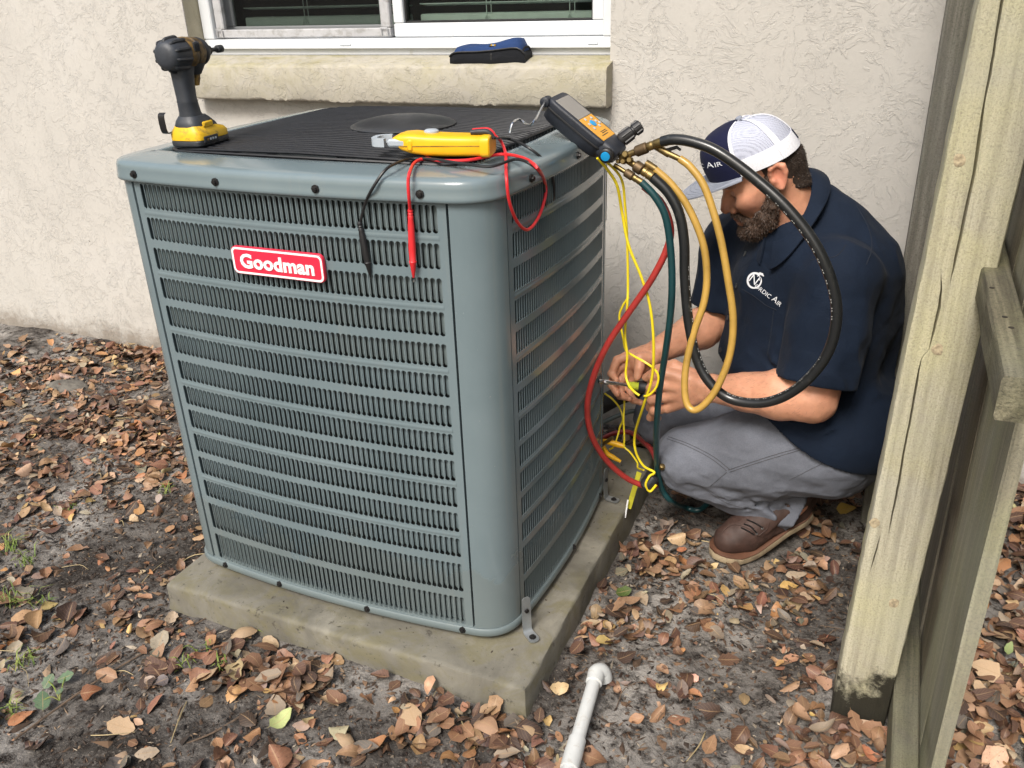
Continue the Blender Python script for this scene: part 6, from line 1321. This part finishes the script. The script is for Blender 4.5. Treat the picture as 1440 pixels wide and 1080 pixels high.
# ================================================================== leaf litter, twigs, weeds
def leafmat(name, attr=True):
    m, nt, bs = new_mat(name); a = nt.nodes.new('ShaderNodeVertexColor'); a.layer_name = 'Col'; v = coords(nt)
    uv = nt.nodes.new('ShaderNodeAttribute'); uv.attribute_name = 'lw'; sp = nt.nodes.new('ShaderNodeSeparateXYZ'); nt.links.new(uv.outputs['Vector'], sp.inputs[0])
    k = nt.nodes.new('ShaderNodeMapRange'); k.inputs[3].default_value = .55; k.inputs[4].default_value = 1.4; nt.links.new(noise(nt, 110, 5, .7, .3, v), k.inputs[0])
    sc = nt.nodes.new('ShaderNodeVectorMath'); sc.operation = 'SCALE'; nt.links.new(a.outputs[0], sc.inputs[0]); nt.links.new(k.outputs[0], sc.inputs['Scale'])
    w = mth(nt, 'ABSOLUTE', sp.outputs[0]); vein = mth(nt, 'FRACT', mth(nt, 'ADD', mth(nt, 'MULTIPLY', sp.outputs[1], 7.0), mth(nt, 'MULTIPLY', w, -2.2)))
    vl = mth(nt, 'LESS_THAN', vein, 0.12); mid = mth(nt, 'LESS_THAN', w, 0.06); ln = mth(nt, 'MAXIMUM', mth(nt, 'MULTIPLY', vl, .22), mth(nt, 'MULTIPLY', mid, .5))
    col = mix(nt, ln, sc.outputs[0], (0.36, 0.24, 0.13))
    spots = ramp(nt, noise(nt, 190, 3, .6, 0, v), [(0.30, (0.8,) * 3), (0.37, (0, 0, 0))]); col = mix(nt, spots, col, (0.03, 0.018, 0.012))
    setc(nt, bs, col); bs.inputs['Roughness'].default_value = 0.5; bs.inputs['Specular IOR Level'].default_value = 0.35
    bump(nt, bs, noise(nt, 140, 4, .7, .2, v), 0.4, 0.002); return m
M_LEAF = leafmat('dry leaf')
LN_, LW_ = 7, 5
def leaf_proto(ratio, curl, cup, twist, tip, seed):
    r = np.random.default_rng(seed); V = []; W_ = []
    for i in range(LN_ + 1):
        t = i / LN_; hw = ratio * .5 * (math.sin(math.pi * (t ** tip) * .985 + .012) ** .62) + .002
        for j in range(LW_):
            s = (j / (LW_ - 1)) * 2 - 1; x = (t - .5); y = s * hw * (1 + .10 * r.normal() * (abs(s) > .9)); bend = curl * (x * x - .10) * 2.2 + cup * s * s * hw * 1.9 + twist * s * hw * x * 2.2
            V.append((x, y, bend + r.normal() * .006)); W_.append((s, t, 0))
    F = [[i * LW_ + j, (i + 1) * LW_ + j, (i + 1) * LW_ + j + 1, i * LW_ + j + 1] for i in range(LN_) for j in range(LW_ - 1)]
    b = len(V)                         # short stalk
    V += [(-.5, .008, V[LW_ // 2][2]), (-.5, -.008, V[LW_ // 2][2]), (-.62, -.006, V[LW_ // 2][2] + .02), (-.62, .006, V[LW_ // 2][2] + .02)]; W_ += [(0, 0, 0)] * 4; F.append([b, b + 1, b + 2, b + 3])
    return np.array(V), np.array(W_), F
r0 = np.random.default_rng(3)
PROTO = [leaf_proto(r0.uniform(.42, .80), r0.uniform(-.15, .6) * r0.choice([1, 1, -1]) * r0.choice([1, .35]), r0.uniform(-.25, .65) * r0.choice([1, .4]), r0.normal() * .35, r0.uniform(.62, .98), 100 + i) for i in range(26)]
LF = np.array(PROTO[0][2][:-1]); LFs = PROTO[0][2][-1]
LCOL = [((.270, .150, .078), 3), ((.215, .105, .050), 4), ((.145, .068, .034), 4), ((.085, .040, .024), 4), ((.050, .028, .020), 3), ((.360, .235, .125), 1.8), ((.40, .25, .075), .7), ((.250, .190, .130), 2), ((.110, .092, .075), 1.6), ((.30, .125, .040), 1)]
LP = np.array([c[1] for c in LCOL]); LP = LP / LP.sum(); LC = np.array([c[0] for c in LCOL]); LC = (LC * .82 + LC.mean(1, keepdims=True) * .16) * 1.22
def dens(x, y):
    """how thick the litter lies (0..1.6)"""
    g = lambda cx, cy, sx, sy, a: a * np.exp(-((x - cx) / sx) ** 2 - ((y - cy) / sy) ** 2)
    d = .20 + g(-1.1, .62, .85, .15, 1.15) + g(-.45, .40, .14, .30, .55) + g(-1.15, .1, .5, .22, .40) + g(.05, -.50, .26, .055, .9) + g(.36, -.46, .10, .06, .7) + g(-.8, -.45, .5, .2, .14)
    d = d + g(.515, .0, .065, .22, 1.15) + g(.50, -.28, .06, .12, 1.0) + g(.62, -.20, .10, .14, .42) + g(.86, .42, .10, .22, .75) + g(.885, .02, .05, .22, .55) + g(.93, -.30, .12, .07, .7) + g(.85, -.55, .3, .07, .25) + g(.72, .03, .10, .05, .25) + g(.60, .40, .1, .2, .5) + g(.97, -.27, .09, .05, 1.1) + g(-.75, .25, .3, .4, .25)
    d = d - g(.74, -.10, .10, .22, .16) - g(.72, -.42, .16, .12, .10)
    d = np.where(x > 1.10, 1.5, d); d = np.where((x > 1.0) & (x <= 1.10), np.maximum(d, .8), d)
    return d
SPEC = [P(u, v, z=.012)[:2] for u, v in ((396, 1013), (877, 836), (1418, 915), (1190, 717), (128, 974), (60, 985), (92, 952))]
def blocked(x, y):
    pad_ = (x > -.40) & (x < .455) & (y > -.428) & (y < .51); wall_ = y > .715; post_ = (x > .93) & (x < 1.04) & (y > -.215) & (y < -.10); rp = (x > .945) & (x < 1.06) & (y > .43) & (y < .54)
    pk = (x > 1.066) & (x < 1.10) & (y > -.47); bt = (np.hypot((x - .70), (y - .24)) < .075) | (np.hypot(x - .78, y - .30) < .06)
    sp_ = np.zeros(np.shape(x), bool)
    for c in SPEC: sp_ = sp_ | (np.hypot(x - c[0], y - c[1]) < .032)
    return sp_ | pad_ | wall_ | post_ | rp | pk | bt
def scatter(n, seed, box, smin, smax, dfun):
    r = np.random.default_rng(seed); x = r.uniform(box[0], box[1], n); y = r.uniform(box[2], box[3], n); p = np.stack([x, y], 1)
    cl = np.clip(.55 + .85 * fbm(p, 7.5, 3, 77), .05, 1.6); ok = (r.uniform(0, 1.05, n) < dfun(x, y) * np.where(x > 1.05, 1, cl)) & ~blocked(x, y); x, y = x[ok], y[ok]; n = len(x)
    return x, y, r.uniform(smin, smax, n) * r.choice([1.2, 1, 1, .8, .6, .42], n), r
x1, y1_, s1_, r1 = scatter(23000, 21, (-1.9, 1.07, -.80, .72), .023, .043, dens)
x2, y2_, s2_, r2_ = scatter(8000, 22, (1.09, 2.3, -.75, .72), .030, .050, dens)
x3, y3_, s3_, r3_ = scatter(4500, 23, (-2.1, -.9, -.8, .72), .026, .045, dens)
lx = np.concatenate([x1, x2, x3]); ly = np.concatenate([y1_, y2_, y3_]); ls_ = np.concatenate([s1_, s2_, s3_]); NL = len(lx); ls_ = ls_ * (1 + .28 * np.clip((-.33 - ly) / .25, 0, 1))
rr = np.random.default_rng(5)
hgt = rr.uniform(0, 1, NL) ** 1.5 * np.clip(dens(lx, ly), 0, 1.5) * .022 + .002
rz = rr.uniform(0, 2 * math.pi, NL); tl = rr.normal(0, .26, NL) * (1 + .5 * (lx > 1.1)); tm = rr.normal(0, .26, NL); flip = rr.choice([1, 1, -1], NL)
ci = rr.choice(len(LC), NL, p=LP); lc = LC[ci] * rr.uniform(.75, 1.25, (NL, 1)) * (1 + rr.normal(0, .06, (NL, 3)))
pi_ = rr.integers(0, len(PROTO), NL); lz = gz(lx, ly); bury = rr.choice([.25, .5, .8, .85], NL)
def lrot(i): return np.array((Matrix.Rotation(rz[i], 3, 'Z') @ Matrix.Rotation(tl[i], 3, 'X') @ Matrix.Rotation(tm[i], 3, 'Y')))
# rank by size in the photo's view
dpos = np.stack([lx, ly, lz], 1) - CAM_LOC; pc_ = dpos @ _R; uu = 720 + FPX * pc_[:, 0] / -pc_[:, 2]; vv = 540 - FPX * pc_[:, 1] / -pc_[:, 2]
inview = (uu > 5) & (uu < 1435) & (vv > 5) & (vv < 1076) & (pc_[:, 2] < 0); hid = (uu > 240) & (uu < 830) & (vv < 870)
score = np.where(inview & ~hid, ls_ / -pc_[:, 2], 0) * (.6 + .4 * hgt / .02); top = np.argsort(-score)[:285]; single = np.zeros(NL, bool); single[top] = True
allV, allF, allC, allW = [], [], [], []; cnt = 0
for i in range(NL):
    V, Wt, F = PROTO[pi_[i]]; R = lrot(i); q = V * np.array([1, 1, flip[i]]) * ls_[i]; lift = -(q @ R.T)[:, 2].min() * bury[i] + hgt[i]
    if single[i]: continue
    allV.append(q @ R.T + np.array([lx[i], ly[i], lz[i] + lift])); allC.append(np.repeat(lc[i][None], len(V), 0)); allW.append(Wt); allF.append(LF + cnt); cnt += len(V)
litter = mesh_ob('leaf_litter', np.vstack(allV), np.vstack(allF), M_LEAF, GROUND, angle=None, colors=np.vstack(allC), kind='stuff')
at_ = litter.data.attributes.new('lw', 'FLOAT_VECTOR', 'POINT'); at_.data.foreach_set('vector', np.vstack(allW).astype(np.float32).ravel())
lmesh = {}
def leaf_me(p, c):
    k = (p, c)
    if k not in lmesh:
        V, Wt, F = PROTO[p]; me = bpy.data.meshes.new('fallen_leaf'); me.from_pydata(V.tolist(), [], F); me.shade_smooth(); me.materials.append(M_LEAF)
        cc_ = LC[c] if isinstance(c, (int, np.integer)) else np.array(c)
        ca = me.color_attributes.new('Col', 'FLOAT_COLOR', 'POINT'); c4 = np.ones((len(V), 4), np.float32); c4[:, :3] = cc_ * (.85 + .3 * ((p * 7) % 10) / 10); ca.data.foreach_set('color', c4.ravel())
        a = me.attributes.new('lw', 'FLOAT_VECTOR', 'POINT'); a.data.foreach_set('vector', Wt.astype(np.float32).ravel()); lmesh[k] = me
    return lmesh[k]
for i in top:
    o = bpy.data.objects.new('fallen_leaf', leaf_me(int(pi_[i]) % 13, int(ci[i]))); COL.objects.link(o); o.parent = GROUND
    V = PROTO[int(pi_[i]) % 13][0]; R = lrot(i); q = V * np.array([1, 1, flip[i]]) * ls_[i]; lift = -(q @ R.T)[:, 2].min() * bury[i] + hgt[i]
    o.location = (lx[i], ly[i], lz[i] + lift); o.rotation_euler = Matrix(R.tolist()).to_euler(); o.scale = (ls_[i], ls_[i], ls_[i] * flip[i])
# torn leaf scraps
def scraps():
    x, y, s, r = scatter(30000, 61, (-1.9, 1.07, -.80, .72), .006, .016, lambda a, b: np.clip(dens(a, b) * .8 + .15, 0, 1)); n = len(x); a = r.uniform(0, 6.28, n); z = gz(x, y) + .0025
    k = 5; th = np.linspace(0, 2 * np.pi, k, endpoint=False)[None, :] + r.normal(0, .35, (n, k)); rad = s[:, None] * .6 * r.uniform(.35, 1.1, (n, k)); tx, ty = r.normal(0, .35, (n, 1)), r.normal(0, .35, (n, 1))
    px, py = rad * np.cos(th), rad * np.sin(th) * r.uniform(.4, 1, (n, 1)); c, sn = np.cos(a)[:, None], np.sin(a)[:, None]; X = px * c - py * sn; Y = px * sn + py * c
    V = np.stack([x[:, None] + X, y[:, None] + Y, z[:, None] + X * tx + Y * ty + r.uniform(0, .002, (n, k))], -1); V = np.concatenate([V, np.stack([x, y, z + .0015], -1)[:, None]], 1).reshape(-1, 3)
    b = np.arange(n)[:, None] * 6; F = np.concatenate([b + [i, (i + 1) % 5, 5] for i in range(5)], 1).reshape(-1, 3); col = np.repeat(LC[r.choice(len(LC), n, p=LP)] * r.uniform(.5, 1.1, (n, 1)), 6, 0)
    o = mesh_ob('leaf_scraps', V, F, M_LEAF, GROUND, smooth=False, colors=col, kind='stuff'); at = o.data.attributes.new('lw', 'FLOAT_VECTOR', 'POINT'); at.data.foreach_set('vector', np.tile(np.array([.5, .05, 0], np.float32), (len(V), 1)).ravel())
scraps()
# distinctive leaves
for (u, v, s, a, c, p, lab) in ((396, 1013, .046, 1.2, (.36, .40, .17), 4, 'pale green leaf on bare soil in front of the slab'), (877, 836, .034, .5, (.055, .085, .02), 7, 'dark green leaf beside the slab edge'), (291, 663 + 0, .0, 0, (.1, .1, .1), 0, None),
        (1310, 700, .0, 0, (0, 0, 0), 0, None), (1418, 915, .034, 1.3, (.26, .33, .13), 3, 'grey green leaf among brown leaves right of the fence'), (1190, 717, .045, .2, (.38, .25, .05), 11, 'yellow leaf at the foot of the grey post'), (128, 974, .042, .4, (.16, .06, .025), 5, 'dark red brown leaf near the green weed')):
    if lab is None: continue
    w = P(u, v, z=.012); o = bpy.data.objects.new('fallen_leaf', leaf_me(p, c)); COL.objects.link(o); o.location = (w[0], w[1], float(gz(w[0], w[1])) + .012 + (.012 if w[0] > 1.1 else 0)); o.scale = (s, s, s); o.rotation_euler = (.25, -.2, a); tag(o, lab, 'leaf')
# crumbs, bark chips and twigs in the soil
def bits():
    r = np.random.default_rng(9); n = 26000; x = r.uniform(-1.9, 1.06, n); y = r.uniform(-.8, .72, n); ok = ~blocked(x, y); x, y = x[ok], y[ok]; n = len(x)
    p = np.stack([x, y], 1); ln = r.lognormal(-5.25, .5, n); w = ln * r.uniform(.12, .6, n); a = r.uniform(0, 2 * math.pi, n); z = gz(x, y) + .001; tz = r.normal(0, .35, n)
    d = np.stack([np.cos(a) * np.cos(tz), np.sin(a) * np.cos(tz), np.sin(tz)], 1) * ln[:, None]; e = np.stack([-np.sin(a), np.cos(a), r.normal(0, .3, n)], 1) * w[:, None]; h = np.stack([0 * x, 0 * x, w * .5 + .0008], 1); c = np.stack([x, y, z], 1)
    V = np.stack([c - d - e * .4, c + e * .2 - d * .2 - e, c + d, c + e, c + h], 1).reshape(-1, 3); b = np.arange(n)[:, None] * 5
    F = np.concatenate([b + [0, 1, 4], b + [1, 2, 4], b + [2, 3, 4], b + [3, 0, 4]], 1).reshape(-1, 3)
    pal = np.array([(.030, .020, .014), (.06, .036, .022), (.12, .072, .042), (.20, .14, .09), (.30, .25, .19), (.018, .014, .012)]); col = np.repeat(pal[r.choice(6, n, p=[.28, .24, .18, .10, .05, .15])] * r.uniform(.7, 1.3, (n, 1)), 5, 0)
    m, nt, bs = new_mat('bark crumbs'); a_ = nt.nodes.new('ShaderNodeVertexColor'); a_.layer_name = 'Col'; nt.links.new(a_.outputs[0], bs.inputs['Base Color']); bs.inputs['Roughness'].default_value = .9
    mesh_ob('soil_debris', V, F, m, GROUND, smooth=False, colors=col, kind='stuff')
bits()
M_TWIG = simple('dry twig', (0.11, 0.075, 0.05), 0.85, var=0.4, vscale=80); M_STRAW = simple('dry straw', (0.36, 0.28, 0.15), 0.8, var=0.3)
def twigs():
    r = np.random.default_rng(12); m = MB(); m2 = MB()
    for k in range(240):
        x, y = r.uniform(-1.6, 1.05), r.uniform(-.75, .70)
        if blocked(np.array(x), np.array(y)): continue
        a = r.uniform(0, 2 * math.pi); l = r.uniform(.02, .09); z = float(gz(x, y)); w = r.uniform(.0005, .0014); t = m if r.uniform() < .6 else m2
        t.tube([(x, y, z + .002), (x + l * .5 * math.cos(a), y + l * .5 * math.sin(a), z + r.uniform(.003, .012)), (x + l * math.cos(a + r.normal() * .3), y + l * math.sin(a + r.normal() * .3), z + r.uniform(.001, .010))], [w, w, w * .5], 4, 3)
    m.build('twigs', M_TWIG, GROUND, kind='stuff', recalc=False); m2.build('straw', M_STRAW, GROUND, kind='stuff', recalc=False)
twigs()
for pts in ([(20, 1040), (140, 955), (270, 880), (330, 850)], [(350, 1000), (300, 1030), (250, 1050)]):
    c = [P(u, v, z=.008) for u, v in pts]; tag(MB().tube(c, [.0022, .002, .0018, .001], 6).build('fallen_twig', M_TWIG), 'long thin brown twig lying left of the slab' if pts[0][0] == 20 else 'short brown twig lying in front of the slab', 'twig')
# grass tufts and a small weed
def grassmat():
    m, nt, bs = new_mat('grass blade'); setc(nt, bs, ramp(nt, noise(nt, 30, 3, .6, 0, coords(nt)), [(0.35, (.075, .13, .02)), (0.6, (.20, .24, .05)), (0.75, (.34, .29, .12))])); bs.inputs['Roughness'].default_value = .6; return m
M_GRASS = grassmat()
def tuft(u, v, n, h, seed):
    r = np.random.default_rng(seed); c = P(u, v, z=0); m = MB()
    for k in range(n):
        a = r.uniform(0, 2 * math.pi); b = c + np.array([r.normal() * .012, r.normal() * .012, 0]); b[2] = float(gz(b[0], b[1])); l = h * r.uniform(.5, 1.2); d = np.array([math.cos(a), math.sin(a), 0]); s = np.array([-d[1], d[0], 0]) * r.uniform(.0008, .0016)
        p0, p1, p2 = b, b + d * l * .35 + W3[2] * l * .6, b + d * l * .9 + W3[2] * l * .55; V = [p0 - s, p0 + s, p1 + s, p1 - s, p2]; m.add(V, [[0, 1, 2, 3], [3, 2, 4]])
    return m
big = MB()
for i, (u, v, n, h) in enumerate(((15, 770, 26, .05), (40, 790, 20, .04), (235, 690, 12, .035), (100, 720, 10, .03), (30, 935, 16, .045), (60, 850, 14, .05), (300, 830, 9, .03), (265, 935, 12, .028), (310, 940, 12, .03), (282, 920, 9, .03), (20, 850, 20, .05), (350, 895, 6, .02), (560, 700, 1, .01), (12, 1000, 14, .04))):
    t = tuft(u, v, n, h, i + 40)
    for V in t.V: big.V.append(V)
    big.F += [[a + big.n for a in f] for f in t.F]; big.n += t.n
big.build('grass', M_GRASS, GROUND, kind='stuff', recalc=False, smooth=False)
WD = thing('weed', 'small weed with broad grey green leaves on the bare soil', 'weed', P(70, 965, z=0))
M_WEED = leafmat('green leaf')
for (u, v, s, a, t) in ((60, 985, .042, 2.4, .25), (92, 952, .036, .5, .35), (68, 958, .030, 1.6, .5), (84, 972, .022, -.4, .3)):
    V, Wt, F = PROTO[8]; c = P(u, v, z=.014); R = np.array(Euler((t, -t, a)).to_matrix()); q = V * s @ R.T + c
    o = mesh_ob('leaf', q, F, M_WEED, WD, angle=None, colors=np.tile((.095, .15, .085), (len(V), 1))); at_ = o.data.attributes.new('lw', 'FLOAT_VECTOR', 'POINT'); at_.data.foreach_set('vector', Wt.astype(np.float32).ravel())
m = MB()
for (u, v) in ((60, 985), (92, 952), (68, 958), (84, 972)): m.tube([P(84, 985, z=.0), P((u + 84) / 2, (v + 975) / 2, z=.012), P(u, v, z=.013)], .0012, 5)
m.build('stalk', M_GRASS, WD, recalc=False)
# a half-buried stone near the wall
m = MB(); c = P(95, 545, z=.0); f_ = Field(c - .16, c + .16, .006); f_.ell(c + (0, 0, -.012), (.085, .055, .032), k=.01); f_.disp(lambda p: .006 * fbm(p, 22, 3, 6), .03); V, F = f_.mesh(); tag(mesh_ob('stone', V, F, simple('mossy stone', (.11, .10, .085), .9, var=.4, vscale=40, bmp=.6, bscale=120), angle=None), 'flat grey stone half buried in leaves near the wall', 'stone')
